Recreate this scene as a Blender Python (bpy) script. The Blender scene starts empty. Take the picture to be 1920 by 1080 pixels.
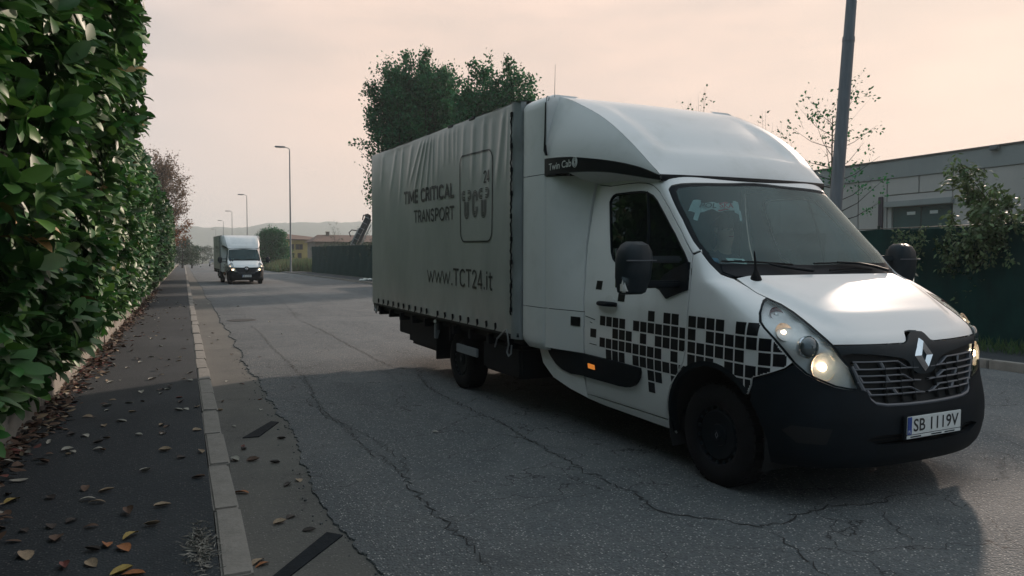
import bpy, bmesh, math, random
import numpy as np
from mathutils import Vector, Matrix
from mathutils.geometry import delaunay_2d_cdt
R_ = math.radians
rng = np.random.default_rng(7)
random.seed(7)
SC = bpy.context.scene
COL = SC.collection

# ------------------------------------------------------------------ camera
cam_d = bpy.data.cameras.new('camera')
cam = bpy.data.objects.new('camera', cam_d)
COL.objects.link(cam)
SC.camera = cam
cam_d.sensor_width = 36.0
cam_d.lens = 36.0 * 1418.0 / 1920.0
cam_d.clip_start = 0.05
cam_d.clip_end = 6000.0
CAM_YAW = math.atan2(615.0, 1418.0)
CAM_PITCH = math.atan((540 - 485.3) / 1418.0)
cam.location = (0, 0, 1.53)
cam.rotation_euler = (R_(90) - CAM_PITCH, 0, -CAM_YAW)

# ------------------------------------------------------------------ sun, sky, exposure
SUN_AZ, SUN_EL = R_(55), R_(18.5)            # azimuth measured from +Y towards +X
SUN_DIR = Vector((math.sin(SUN_AZ) * math.cos(SUN_EL), math.cos(SUN_AZ) * math.cos(SUN_EL), math.sin(SUN_EL)))
sun_d = bpy.data.lights.new('sun', 'SUN')
sun = bpy.data.objects.new('sun', sun_d)
COL.objects.link(sun)
sun_d.energy = 3.3
sun_d.angle = R_(2.2)
sun_d.color = (1.0, 0.80, 0.66)
sun.rotation_euler = SUN_DIR.to_track_quat('Z', 'Y').to_euler()
sun.location = (60, 60, 60)

world = bpy.data.worlds.new('World')
SC.world = world
world.use_nodes = True
wt = world.node_tree
wt.nodes.clear()
def wn(t, **k):
    n = wt.nodes.new(t)
    for a, b in k.items():
        setattr(n, a, b)
    return n
def wl(a, b):
    wt.links.new(a, b)
sky = wn('ShaderNodeTexSky', sky_type='NISHITA')
sky.sun_disc = False
sky.sun_elevation = SUN_EL
sky.sun_rotation = SUN_AZ
sky.air_density = 1.0
sky.dust_density = 4.0
sky.ozone_density = 1.5
tc = wn('ShaderNodeTexCoord')
sep = wn('ShaderNodeSeparateXYZ')
wl(tc.outputs['Generated'], sep.inputs[0])
dot = wn('ShaderNodeVectorMath', operation='DOT_PRODUCT')
wl(tc.outputs['Generated'], dot.inputs[0])
dot.inputs[1].default_value = SUN_DIR
# misty glow that fades smoothly from the sun's side to the far side of the sky
ramp = wn('ShaderNodeValToRGB')
ramp.color_ramp.interpolation = 'EASE'
els = ramp.color_ramp.elements
els[0].position, els[0].color = 0.0, (0.085, 0.140, 0.175, 1)
els[1].position, els[1].color = 1.0, (0.84, 0.63, 0.52, 1)
e = els.new(0.40); e.color = (0.155, 0.215, 0.250, 1)
e = els.new(0.60); e.color = (0.41, 0.435, 0.45, 1)
e = els.new(0.74); e.color = (0.645, 0.555, 0.515, 1)
e = els.new(0.90); e.color = (0.81, 0.615, 0.51, 1)
mr = wn('ShaderNodeMapRange')
mr.inputs['From Min'].default_value = -1.0
mr.inputs['From Max'].default_value = 1.0
wl(dot.outputs['Value'], mr.inputs['Value'])
wl(mr.outputs[0], ramp.inputs[0])
# thin cloud sheets
mp = wn('ShaderNodeMapping')
mp.inputs['Scale'].default_value = (1.4, 1.4, 5.5)
mp.inputs['Rotation'].default_value = (0.1, 0.05, 0.6)
wl(tc.outputs['Generated'], mp.inputs[0])
cn = wn('ShaderNodeTexNoise')
cn.inputs['Scale'].default_value = 1.7
cn.inputs['Detail'].default_value = 5.0
cn.inputs['Roughness'].default_value = 0.5
wl(mp.outputs[0], cn.inputs['Vector'])
cr = wn('ShaderNodeValToRGB')
cr.color_ramp.interpolation = 'EASE'
cr.color_ramp.elements[0].position, cr.color_ramp.elements[0].color = 0.36, (0, 0, 0, 1)
cr.color_ramp.elements[1].position, cr.color_ramp.elements[1].color = 0.66, (1, 1, 1, 1)
wl(cn.outputs['Fac'], cr.inputs[0])
hz = wn('ShaderNodeMapRange')             # clouds thin out towards the horizon
hz.inputs['From Min'].default_value = 0.04
hz.inputs['From Max'].default_value = 0.35
hz.inputs['To Max'].default_value = 0.85
wl(sep.outputs['Z'], hz.inputs['Value'])
cm = wn('ShaderNodeMath', operation='MULTIPLY')
wl(cr.outputs[0], cm.inputs[0])
wl(hz.outputs[0], cm.inputs[1])
cmix = wn('ShaderNodeMixRGB')
wl(cm.outputs[0], cmix.inputs[0])
wl(ramp.outputs[0], cmix.inputs[1])
grey = wn('ShaderNodeMixRGB', blend_type='MULTIPLY')
grey.inputs[0].default_value = 1.0
wl(ramp.outputs[0], grey.inputs[1])
grey.inputs[2].default_value = (0.66, 0.74, 0.80, 1)
wl(grey.outputs[0], cmix.inputs[2])
# towards the zenith the mist thins and the sky goes cool
zr = wn('ShaderNodeMapRange', interpolation_type='SMOOTHSTEP')
zr.inputs['From Min'].default_value = 0.25
zr.inputs['From Max'].default_value = 1.0
zr.inputs['To Max'].default_value = 0.75
wl(sep.outputs['Z'], zr.inputs['Value'])
zmix = wn('ShaderNodeMixRGB')
wl(zr.outputs[0], zmix.inputs[0])
wl(cmix.outputs[0], zmix.inputs[1])
zmix.inputs[2].default_value = (0.62, 0.77, 0.87, 1)
sc10 = wn('ShaderNodeVectorMath', operation='SCALE')
sc10.inputs['Scale'].default_value = 10.0
wl(zmix.outputs[0], sc10.inputs[0])
smix = wn('ShaderNodeMixRGB')
smix.inputs[0].default_value = 0.985
wl(sky.outputs[0], smix.inputs[1])
wl(sc10.outputs[0], smix.inputs[2])
bg = wn('ShaderNodeBackground')
bg.inputs['Strength'].default_value = 0.1
wl(smix.outputs[0], bg.inputs[0])
wo = wn('ShaderNodeOutputWorld')
wl(bg.outputs[0], wo.inputs[0])

vs = SC.view_settings
SC.display_settings.display_device = 'sRGB'
vs.view_transform = 'Standard'
vs.look = 'None'
vs.exposure = 0.36
vs.gamma = 1.0
vs.use_curve_mapping = False
SC.cycles.max_bounces = 8
SC.cycles.transparent_max_bounces = 12
SC.cycles.volume_bounces = 1
SC.cycles.use_denoising = True

# ------------------------------------------------------------------ materials
MATS = {}
def mat(name, col, rough=0.6, metal=0.0, var=0.0, vscale=4.0, bump=0.0, bscale=60.0, coat=0.0, spec=0.5,
        col2=None, mask=(0.45, 0.7), island=0.0, sss=0.0, trans=0.0, stretch=None, emit=None, estr=0.0, rvar=0.0, wide=False):
    m = bpy.data.materials.new(name)
    m.use_nodes = True
    nt = m.node_tree
    p = nt.nodes['Principled BSDF']
    p.inputs['Roughness'].default_value = rough
    p.inputs['Metallic'].default_value = metal
    p.inputs['Specular IOR Level'].default_value = spec
    p.inputs['Coat Weight'].default_value = coat
    p.inputs['Coat Roughness'].default_value = 0.10
    p.inputs['Base Color'].default_value = (*col, 1)
    if emit:
        p.inputs['Emission Color'].default_value = (*emit, 1)
        p.inputs['Emission Strength'].default_value = estr
    L = nt.links.new
    tcn = nt.nodes.new('ShaderNodeTexCoord')
    vec = tcn.outputs['Object']
    if wide:
        gp = nt.nodes.new('ShaderNodeNewGeometry'); vec = gp.outputs['Position']
    if stretch:
        mpn = nt.nodes.new('ShaderNodeMapping')
        mpn.inputs['Scale'].default_value = stretch
        L(vec, mpn.inputs[0])
        vec = mpn.outputs[0]
    out = None
    if var > 0 or col2:
        n = nt.nodes.new('ShaderNodeTexNoise')
        n.inputs['Scale'].default_value = vscale
        n.inputs['Detail'].default_value = 8
        n.inputs['Roughness'].default_value = 0.65
        L(vec, n.inputs['Vector'])
        r = nt.nodes.new('ShaderNodeMapRange')
        r.inputs['From Min'].default_value, r.inputs['From Max'].default_value = mask if col2 else (0.3, 0.7)
        L(n.outputs['Fac'], r.inputs['Value'])
        mx = nt.nodes.new('ShaderNodeMixRGB')
        L(r.outputs[0], mx.inputs[0])
        if col2:
            mx.inputs[1].default_value = (*col, 1)
            mx.inputs[2].default_value = (*col2, 1)
        else:
            mx.inputs[1].default_value = (*[c * (1 - var) for c in col], 1)
            mx.inputs[2].default_value = (*[min(1, c * (1 + var)) for c in col], 1)
        out = mx.outputs[0]
        if rvar:
            rr = nt.nodes.new('ShaderNodeMapRange')
            rr.inputs['To Min'].default_value = rough - rvar
            rr.inputs['To Max'].default_value = rough + rvar
            L(n.outputs['Fac'], rr.inputs['Value'])
            L(rr.outputs[0], p.inputs['Roughness'])
    if island > 0:
        g = nt.nodes.new('ShaderNodeNewGeometry')
        hs = nt.nodes.new('ShaderNodeHueSaturation')
        if out is not None:
            L(out, hs.inputs['Color'])
        else:
            hs.inputs['Color'].default_value = (*col, 1)
        a = nt.nodes.new('ShaderNodeMapRange')
        a.inputs['To Min'].default_value = 1 - island
        a.inputs['To Max'].default_value = 1 + island * 1.3
        L(g.outputs['Random Per Island'], a.inputs['Value'])
        L(a.outputs[0], hs.inputs['Value'])
        ml = nt.nodes.new('ShaderNodeMath'); ml.operation = 'MULTIPLY'
        ml.inputs[1].default_value = 7.31
        L(g.outputs['Random Per Island'], ml.inputs[0])
        fr = nt.nodes.new('ShaderNodeMath'); fr.operation = 'FRACT'
        L(ml.outputs[0], fr.inputs[0])
        b = nt.nodes.new('ShaderNodeMapRange')
        b.inputs['To Min'].default_value = 0.475
        b.inputs['To Max'].default_value = 0.515
        L(fr.outputs[0], b.inputs['Value'])
        L(b.outputs[0], hs.inputs['Hue'])
        out = hs.outputs[0]
    if out is not None:
        L(out, p.inputs['Base Color'])
    if bump > 0:
        bn = nt.nodes.new('ShaderNodeTexNoise')
        bn.inputs['Scale'].default_value = bscale
        bn.inputs['Detail'].default_value = 6
        L(vec, bn.inputs['Vector'])
        bb = nt.nodes.new('ShaderNodeBump')
        bb.inputs['Strength'].default_value = bump
        bb.inputs['Distance'].default_value = 0.02
        L(bn.outputs['Fac'], bb.inputs['Height'])
        L(bb.outputs[0], p.inputs['Normal'])
    if trans > 0:
        tr = nt.nodes.new('ShaderNodeBsdfTranslucent')
        if out is not None:
            L(out, tr.inputs[0])
        else:
            tr.inputs[0].default_value = (*col, 1)
        ms = nt.nodes.new('ShaderNodeMixShader')
        ms.inputs[0].default_value = trans
        L(p.outputs[0], ms.inputs[1])
        L(tr.outputs[0], ms.inputs[2])
        L(ms.outputs[0], nt.nodes['Material Output'].inputs[0])
    MATS[name] = m
    return m

def glass_mat(name, tint, refl_ior=1.5, rough=0.0, film=0.0, filmcol=(0.3, 0.4, 0.4)):
    """thin pane: tinted see-through plus mirror reflection by angle, with a film of dust and painted sheen"""
    m = bpy.data.materials.new(name)
    m.use_nodes = True
    nt = m.node_tree
    nt.nodes.remove(nt.nodes['Principled BSDF'])
    L = nt.links.new
    t = nt.nodes.new('ShaderNodeBsdfTransparent')
    t.inputs[0].default_value = (*tint, 1)
    g = nt.nodes.new('ShaderNodeBsdfGlossy')
    g.inputs['Roughness'].default_value = rough
    f = nt.nodes.new('ShaderNodeFresnel')
    f.inputs['IOR'].default_value = refl_ior
    g.inputs['Color'].default_value = (0.80, 0.97, 1.0, 1)
    d = nt.nodes.new('ShaderNodeBsdfDiffuse')
    d.inputs[0].default_value = (*filmcol, 1)
    m0 = nt.nodes.new('ShaderNodeMixShader')
    nz = nt.nodes.new('ShaderNodeTexNoise')
    nz.inputs['Scale'].default_value = 2.2
    nz.inputs['Detail'].default_value = 6
    tcn = nt.nodes.new('ShaderNodeTexCoord')
    L(tcn.outputs['Object'], nz.inputs['Vector'])
    mr_ = nt.nodes.new('ShaderNodeMapRange')
    mr_.inputs['From Min'].default_value = 0.3
    mr_.inputs['From Max'].default_value = 0.75
    mr_.inputs['To Min'].default_value = film * 0.4
    mr_.inputs['To Max'].default_value = film * 1.4
    L(nz.outputs['Fac'], mr_.inputs['Value'])
    L(mr_.outputs[0], m0.inputs[0])
    L(t.outputs[0], m0.inputs[1])
    L(d.outputs[0], m0.inputs[2])
    ms = nt.nodes.new('ShaderNodeMixShader')
    L(f.outputs[0], ms.inputs[0])
    L(m0.outputs[0], ms.inputs[1])
    L(g.outputs[0], ms.inputs[2])
    L(ms.outputs[0], nt.nodes['Material Output'].inputs[0])
    MATS[name] = m
    return m

mat('white_paint', (0.76, 0.755, 0.75), 0.36, var=0.05, vscale=2.0, coat=0.6, rvar=0.08, col2=(0.50, 0.49, 0.46), mask=(0.55, 0.95), stretch=(1.0, 1.0, 0.45))
mat('white_plastic', (0.72, 0.715, 0.71), 0.42, col2=(0.55, 0.55, 0.52), mask=(0.5, 0.95), vscale=3.0, rvar=0.08, coat=0.2)
mat('black_plastic', (0.005, 0.009, 0.013), 0.6, var=0.25, vscale=6, bump=0.05, bscale=300, spec=0.14)
mat('grey_plastic', (0.014, 0.022, 0.028), 0.5, var=0.2, vscale=6, spec=0.2)
mat('slat_grey', (0.115, 0.125, 0.145), 0.42, metal=0.1, var=0.1)
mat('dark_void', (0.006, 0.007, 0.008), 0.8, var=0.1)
mat('rubber', (0.009, 0.009, 0.011), 0.8, spec=0.2, var=0.3, vscale=20, bump=0.2, bscale=120)
mat('black_decal', (0.006, 0.007, 0.010), 0.36, spec=0.25, var=0.3, vscale=5, rvar=0.08)
mat('chrome', (0.72, 0.72, 0.74), 0.12, metal=1.0, var=0.03)
mat('lamp_reflector', (0.86, 0.84, 0.82), 0.34, metal=0.3, var=0.05, vscale=30)
mat('lamp_bowl', (0.70, 0.60, 0.52), 0.30, metal=0.5, var=0.1, vscale=30)
mat('lamp_bulb', (1, 0.9, 0.75), 0.3, var=0.02, emit=(1.0, 0.72, 0.46), estr=15.0)
mat('side_bulb', (1, 0.9, 0.75), 0.3, var=0.02, emit=(1.0, 0.75, 0.52), estr=3.5)
mat('amber_lens', (0.75, 0.22, 0.04), 0.2, var=0.1, vscale=60, emit=(1.0, 0.32, 0.05), estr=0.35)
mat('red_lens', (0.30, 0.03, 0.04), 0.15, var=0.1, vscale=40)
mat('turn_lens', (0.24, 0.09, 0.10), 0.15, var=0.3, vscale=40)
mat('projector_glass', (0.10, 0.12, 0.13), 0.05, var=0.2, coat=1.0, metal=0.4)
mat('chassis', (0.007, 0.008, 0.011), 0.7, spec=0.2, var=0.3, vscale=8, bump=0.1)
mat('grey_board', (0.22, 0.235, 0.25), 0.6, var=0.12, vscale=9)
mat('tarp', (0.39, 0.39, 0.37), 0.30, col2=(0.27, 0.275, 0.26), mask=(0.45, 0.8), vscale=1.2, stretch=(1.2, 1, 0.5), bump=0.06, bscale=40, rvar=0.06)
mat('tarp_edge', (0.25, 0.265, 0.27), 0.45, var=0.15, vscale=3, stretch=(1, 1, 0.4))
mat('tarp_ink', (0.022, 0.024, 0.028), 0.40, var=0.35, vscale=7)
mat('steel', (0.38, 0.39, 0.40), 0.42, metal=0.7, var=0.12, vscale=10)
mat('plate_white', (0.72, 0.73, 0.72), 0.4, var=0.06, vscale=20)
mat('plate_blue', (0.02, 0.06, 0.28), 0.4, var=0.05)
mat('plate_black', (0.012, 0.012, 0.014), 0.45, var=0.05)
mat('band_text', (0.62, 0.63, 0.60), 0.4, var=0.05)
mat('interior', (0.020, 0.024, 0.028), 0.75, spec=0.2, var=0.2, vscale=10)
mat('seat_cloth', (0.020, 0.024, 0.030), 0.9, spec=0.1, var=0.25, vscale=30, bump=0.1)
mat('skin', (0.44, 0.24, 0.18), 0.5, var=0.08, vscale=12)
mat('hair', (0.05, 0.03, 0.02), 0.6, var=0.3, vscale=40)
mat('dark_cloth', (0.045, 0.025, 0.035), 0.85, var=0.3, vscale=20, bump=0.1)
mat('trousers', (0.03, 0.035, 0.05), 0.85, var=0.2, vscale=20)
mat('scarf_white', (0.42, 0.43, 0.42), 0.85, var=0.1, vscale=30, bump=0.1)
mat('scarf_red', (0.42, 0.04, 0.05), 0.85, var=0.1, vscale=30)
mat('paper', (0.75, 0.76, 0.72), 0.7, var=0.06, vscale=30)
mat('blue_cap', (0.03, 0.16, 0.30), 0.4, var=0.1)
glass_mat('windscreen_glass', (0.62, 0.80, 0.80), 1.34, 0.0, film=0.11, filmcol=(0.24, 0.42, 0.43))  # teal film colour also stands for reflected light on the pane
glass_mat('side_glass', (0.13, 0.16, 0.17), 1.35, 0.0, film=0.02)
glass_mat('lamp_glass', (0.93, 0.94, 0.95), 1.38, 0.0, film=0.015, filmcol=(0.5, 0.5, 0.5))

# ------------------------------------------------------------------ mesh helpers
def link_mesh(name, verts, faces, m, parent=None, smooth=True, angle=35.0, normals=None):
    me = bpy.data.meshes.new(name)
    me.from_pydata([tuple(map(float, v)) for v in verts], [], [tuple(int(i) for i in f) for f in faces])
    me.update()
    if isinstance(m, (list, tuple)):
        for a in m:
            me.materials.append(MATS[a])
    else:
        me.materials.append(MATS[m])
    if smooth:
        me.polygons.foreach_set('use_smooth', [True] * len(me.polygons))
        if normals is not None:
            me.normals_split_custom_set_from_vertices([tuple(map(float, n)) for n in normals])
        elif angle < 180:
            me.set_sharp_from_angle(angle=R_(angle))
    o = bpy.data.objects.new(name, me)
    COL.objects.link(o)
    if parent is not None:
        o.parent = parent
    return o

def big_mesh(name, V, F, m, parent=None, smooth=False):
    """fast numpy mesh; F is (n,3) or (n,4)"""
    V = np.ascontiguousarray(V, dtype=np.float32); F = np.ascontiguousarray(F, dtype=np.int32)
    me = bpy.data.meshes.new(name)
    k = F.shape[1]
    me.vertices.add(len(V)); me.vertices.foreach_set('co', V.ravel())
    me.loops.add(F.size); me.loops.foreach_set('vertex_index', F.ravel())
    me.polygons.add(len(F)); me.polygons.foreach_set('loop_start', np.arange(0, F.size, k, dtype=np.int32))
    if smooth:
        me.polygons.foreach_set('use_smooth', np.ones(len(F), dtype=bool))
    me.materials.append(MATS[m])
    me.update(calc_edges=True); me.validate()
    o = bpy.data.objects.new(name, me)
    COL.objects.link(o)
    if parent is not None:
        o.parent = parent
    return o

def tag(o, label=None, cat=None, group=None, kind=None):
    if label: o['label'] = label
    if cat: o['category'] = cat
    if group: o['group'] = group
    if kind: o['kind'] = kind
    return o

def empty(name, loc=(0, 0, 0), rz=0.0, label=None, cat=None, group=None, kind=None):
    o = bpy.data.objects.new(name, None)
    o.empty_display_size = 0.2
    COL.objects.link(o)
    o.location = loc
    o.rotation_euler = (0, 0, rz)
    return tag(o, label, cat, group, kind)

KIDS = {}
def copy_tree(o, parent=None, skip=()):
    c = o.copy()
    COL.objects.link(c)
    if parent is not None:
        c.parent = parent
    for ch in [x for x in bpy.data.objects if x.parent == o]:
        if ch.name.split('.')[0] not in skip:
            copy_tree(ch, c, skip)
    return c

class MB:
    """collects shapes into one mesh"""
    def __init__(s):
        s.v = []; s.f = []
    def add(s, V, F):
        b = len(s.v)
        s.v += [tuple(map(float, p)) for p in V]
        s.f += [tuple(b + int(i) for i in f) for f in F]
        return s
    def box(s, lo, hi, bev=0.0, M=None):
        lo = np.minimum(lo, hi).astype(float), np.maximum(lo, hi).astype(float)
        (x0, y0, z0), (x1, y1, z1) = lo
        if bev <= 0:
            V = [(x0, y0, z0), (x1, y0, z0), (x1, y1, z0), (x0, y1, z0), (x0, y0, z1), (x1, y0, z1), (x1, y1, z1), (x0, y1, z1)]
            F = [(0, 3, 2, 1), (4, 5, 6, 7), (0, 1, 5, 4), (1, 2, 6, 5), (2, 3, 7, 6), (3, 0, 4, 7)]
        else:
            bm = bmesh.new()
            bmesh.ops.create_cube(bm, size=1.0)
            for v in bm.verts:
                v.co = Vector(((x0 + x1) / 2 + v.co.x * (x1 - x0), (y0 + y1) / 2 + v.co.y * (y1 - y0), (z0 + z1) / 2 + v.co.z * (z1 - z0)))
            bev = min(bev, 0.49 * min(x1 - x0, y1 - y0, z1 - z0))
            bmesh.ops.bevel(bm, geom=bm.edges[:], offset=bev, segments=2, affect='EDGES')
            bm.verts.index_update()
            V = [v.co[:] for v in bm.verts]; F = [[v.index for v in f.verts] for f in bm.faces]
            bm.free()
        if M is not None:
            V = [(M @ Vector(p))[:] for p in V]
        return s.add(V, F)
    def tube(s, pts, r, n=8, cap=True):
        pts = [np.array(p, float) for p in pts]
        rs = r if hasattr(r, '__len__') else [r] * len(pts)
        V = []; F = []
        t0 = pts[1] - pts[0]; t0 /= np.linalg.norm(t0) + 1e-12
        a = np.cross(t0, [0, 0, 1.0])
        if np.linalg.norm(a) < 1e-3: a = np.cross(t0, [1.0, 0, 0])
        a /= np.linalg.norm(a)
        for i, p in enumerate(pts):
            t = pts[min(i + 1, len(pts) - 1)] - pts[max(i - 1, 0)]
            t /= np.linalg.norm(t) + 1e-12
            a = a - t * np.dot(a, t); a /= np.linalg.norm(a) + 1e-12
            b = np.cross(t, a)
            for k in range(n):
                w = 2 * math.pi * k / n
                V.append(p + rs[i] * (a * math.cos(w) + b * math.sin(w)))
        for i in range(len(pts) - 1):
            for k in range(n):
                k2 = (k + 1) % n
                F.append((i * n + k, i * n + k2, (i + 1) * n + k2, (i + 1) * n + k))
        if cap:
            F.append(tuple(range(n))[::-1])
            F.append(tuple((len(pts) - 1) * n + k for k in range(n)))
        return s.add(V, F)
    def lathe(s, prof, n=32, M=None, closed=False):
        """profile of (radius, axial) turned about local Y"""
        V = []; F = []
        for i in range(n):
            w = 2 * math.pi * i / n
            for (r, a) in prof:
                V.append((r * math.cos(w), a, r * math.sin(w)))
        m = len(prof)
        for i in range(n):
            j = (i + 1) % n
            for k in range(m if closed else m - 1):
                k2 = (k + 1) % m
                F.append((i * m + k, i * m + k2, j * m + k2, j * m + k))
        if M is not None:
            V = [(M @ Vector(p))[:] for p in V]
        return s.add(V, F)
    def grid(s, G, flip=False):
        G = np.asarray(G, float); a, b = G.shape[:2]
        F = []
        for i in range(a - 1):
            for j in range(b - 1):
                q = (i * b + j, i * b + j + 1, (i + 1) * b + j + 1, (i + 1) * b + j)
                F.append(q[::-1] if flip else q)
        return s.add(G.reshape(-1, 3), F)
    def prism(s, poly, lo, hi, axis):
        """polygon in two axes extruded along the third (axis 0,1,2)"""
        n = len(poly); V = []
        for h in (lo, hi):
            for (a, b) in poly:
                V.append((h, a, b) if axis == 0 else (a, h, b) if axis == 1 else (a, b, h))
        F = [tuple(range(n))[::-1], tuple(range(n, 2 * n))]
        for i in range(n):
            j = (i + 1) % n
            F.append((i, j, n + j, n + i))
        return s.add(V, F)
    def build(s, name, m, parent=None, smooth=True, angle=35.0):
        bm = bmesh.new()
        me = bpy.data.meshes.new(name)
        me.from_pydata(s.v, [], s.f)
        bm.from_mesh(me)
        bmesh.ops.recalc_face_normals(bm, faces=bm.faces)
        bm.to_mesh(me); bm.free()
        me.materials.append(MATS[m])
        if smooth:
            me.polygons.foreach_set('use_smooth', [True] * len(me.polygons))
            me.set_sharp_from_angle(angle=R_(angle))
        o = bpy.data.objects.new(name, me)
        COL.objects.link(o)
        if parent is not None: o.parent = parent
        return o

def sp(z, tab):
    """smooth monotone curve through the table's points"""
    tab = np.asarray(tab, float); X = tab[:, 0]; Y = tab[:, 1]; z = np.clip(np.asarray(z, float), X[0], X[-1])
    h = np.diff(X); d = np.diff(Y) / h
    m = np.zeros(len(X)); m[0] = d[0]; m[-1] = d[-1]
    for i in range(1, len(X) - 1):
        if d[i - 1] * d[i] > 0:
            w1 = 2 * h[i] + h[i - 1]; w2 = h[i] + 2 * h[i - 1]
            m[i] = (w1 + w2) / (w1 / d[i - 1] + w2 / d[i])
    k = np.clip(np.searchsorted(X, z, side='right') - 1, 0, len(X) - 2)
    t = (z - X[k]) / h[k]
    return (2 * t**3 - 3 * t**2 + 1) * Y[k] + (t**3 - 2 * t**2 + t) * h[k] * m[k] + (-2 * t**3 + 3 * t**2) * Y[k + 1] + (t**3 - t**2) * h[k] * m[k + 1]

def sstep(x, a, b):
    t = np.clip((np.asarray(x, float) - a) / (b - a), 0, 1)
    return t * t * (3 - 2 * t)

def in_poly(P, poly):
    P = np.asarray(P, float); poly = np.asarray(poly, float)
    x, y = P[:, 0], P[:, 1]
    ins = np.zeros(len(P), bool)
    j = len(poly) - 1
    for i in range(len(poly)):
        xi, yi = poly[i]; xj, yj = poly[j]
        c = ((yi > y) != (yj > y)) & (x < (xj - xi) * (y - yi) / (yj - yi + 1e-15) + xi)
        ins ^= c
        j = i
    return ins

def resample(poly, step):
    out = []
    n = len(poly)
    for i in range(n):
        a = np.array(poly[i], float); b = np.array(poly[(i + 1) % n], float)
        k = max(1, int(math.ceil(np.linalg.norm(b - a) / step)))
        for t in range(k):
            out.append(a + (b - a) * t / k)
    return np.array(out)

def smooth_poly(poly, it=1):
    """corner cutting, keeps the shape but rounds it"""
    p = np.array(poly, float)
    for _ in range(it):
        q = np.roll(p, -1, 0)
        p = np.stack([p * 0.75 + q * 0.25, p * 0.25 + q * 0.75], 1).reshape(-1, 2)
    return p

def inset(poly, d):
    p = np.array(poly, float)
    ar = 0.5 * np.sum(p[:, 0] * np.roll(p[:, 1], -1) - np.roll(p[:, 0], -1) * p[:, 1])
    sgn = 1 if ar > 0 else -1
    a = p - np.roll(p, 1, 0); b = np.roll(p, -1, 0) - p
    a /= np.linalg.norm(a, axis=1, keepdims=True) + 1e-12; b /= np.linalg.norm(b, axis=1, keepdims=True) + 1e-12
    na = np.stack([-a[:, 1], a[:, 0]], 1) * sgn; nb = np.stack([-b[:, 1], b[:, 0]], 1) * sgn
    m = na + nb; m /= np.linalg.norm(m, axis=1, keepdims=True) + 1e-12
    c = np.clip(np.sum(m * na, 1), 0.4, 1)
    return p + m * (d / c)[:, None]

def tri_fill(outline, holes, step):
    """triangulated plane region with inner points; returns 2-D verts, tris, boundary loops"""
    loops = [resample(outline, step)] + [resample(h, step) for h in holes]
    V = [tuple(p) for l in loops for p in l]
    E = []; b = 0
    for l in loops:
        n = len(l)
        E += [(b + i, b + (i + 1) % n) for i in range(n)]
        b += n
    lo = loops[0].min(0); hi = loops[0].max(0)
    gx = np.arange(lo[0] + step * 0.5, hi[0], step); gy = np.arange(lo[1] + step * 0.5, hi[1], step)
    if len(gx) and len(gy):
        G = np.stack(np.meshgrid(gx, gy), -1).reshape(-1, 2)
        k = in_poly(G, loops[0])
        for l in loops[1:]:
            k &= ~in_poly(G, l)
        B = np.array(V)
        G = G[k]
        if len(G):
            d = np.min(np.linalg.norm(G[:, None, :] - B[None], axis=2), axis=1)
            G = G[d > step * 0.45]
            V += [tuple(p) for p in G]
    r = delaunay_2d_cdt([Vector(p) for p in V], E, [], 0, 1e-7)
    vo = np.array([p[:] for p in r[0]]); fo = [list(f) for f in r[2]]
    cen = np.array([vo[f].mean(0) for f in fo])
    k = in_poly(cen, loops[0])
    for l in loops[1:]:
        k &= ~in_poly(cen, l)
    fo = [f for f, q in zip(fo, k) if q]
    return vo, fo

def surf_patch(name, outline, mapf, normf, m, parent=None, holes=(), step=0.03, off=0.0, thick=0.012, flip=1):
    """a sheet cut to `outline`, laid on the surface mapf at distance off, with a folded-in edge"""
    vo, fo = tri_fill(outline, holes, step)
    N = normf(vo); P = mapf(vo) + N * off
    # boundary edges
    cnt = {}
    for f in fo:
        for i in range(len(f)):
            e = (f[i], f[(i + 1) % len(f)])
            cnt[tuple(sorted(e))] = cnt.get(tuple(sorted(e)), 0) + 1
    # orient faces along the normal
    F = []
    for f in fo:
        a, b, c = P[f[0]], P[f[1]], P[f[2]]
        F.append(f if np.dot(np.cross(b - a, c - a), N[f[0]]) > 0 else f[::-1])
    V = list(P); NN = list(N)
    if thick > 0:
        bd = []
        for f in F:
            for i in range(len(f)):
                e = (f[i], f[(i + 1) % len(f)])
                if cnt[tuple(sorted(e))] == 1:
                    bd.append(e)
        ids = {}
        for e in bd:
            d = P[e[1]] - P[e[0]]
            out = np.cross(d, N[e[0]]); out /= np.linalg.norm(out) + 1e-12
            for i in e:
                ids.setdefault(i, []).append(out)
        top = {}; bot = {}
        for i, o in ids.items():
            o = np.mean(o, 0); o /= np.linalg.norm(o) + 1e-12
            top[i] = len(V); V.append(P[i]); NN.append(o)
            bot[i] = len(V); V.append(P[i] - N[i] * thick); NN.append(o)
        for a, b in bd:
            F.append((b, a, bot[a])); F.append((b, bot[a], bot[b]))
            F[-2] = (top[b], top[a], bot[a]); F[-1] = (top[b], bot[a], bot[b])
    return link_mesh(name, V, F, m, parent, True, 180, NN)
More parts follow.
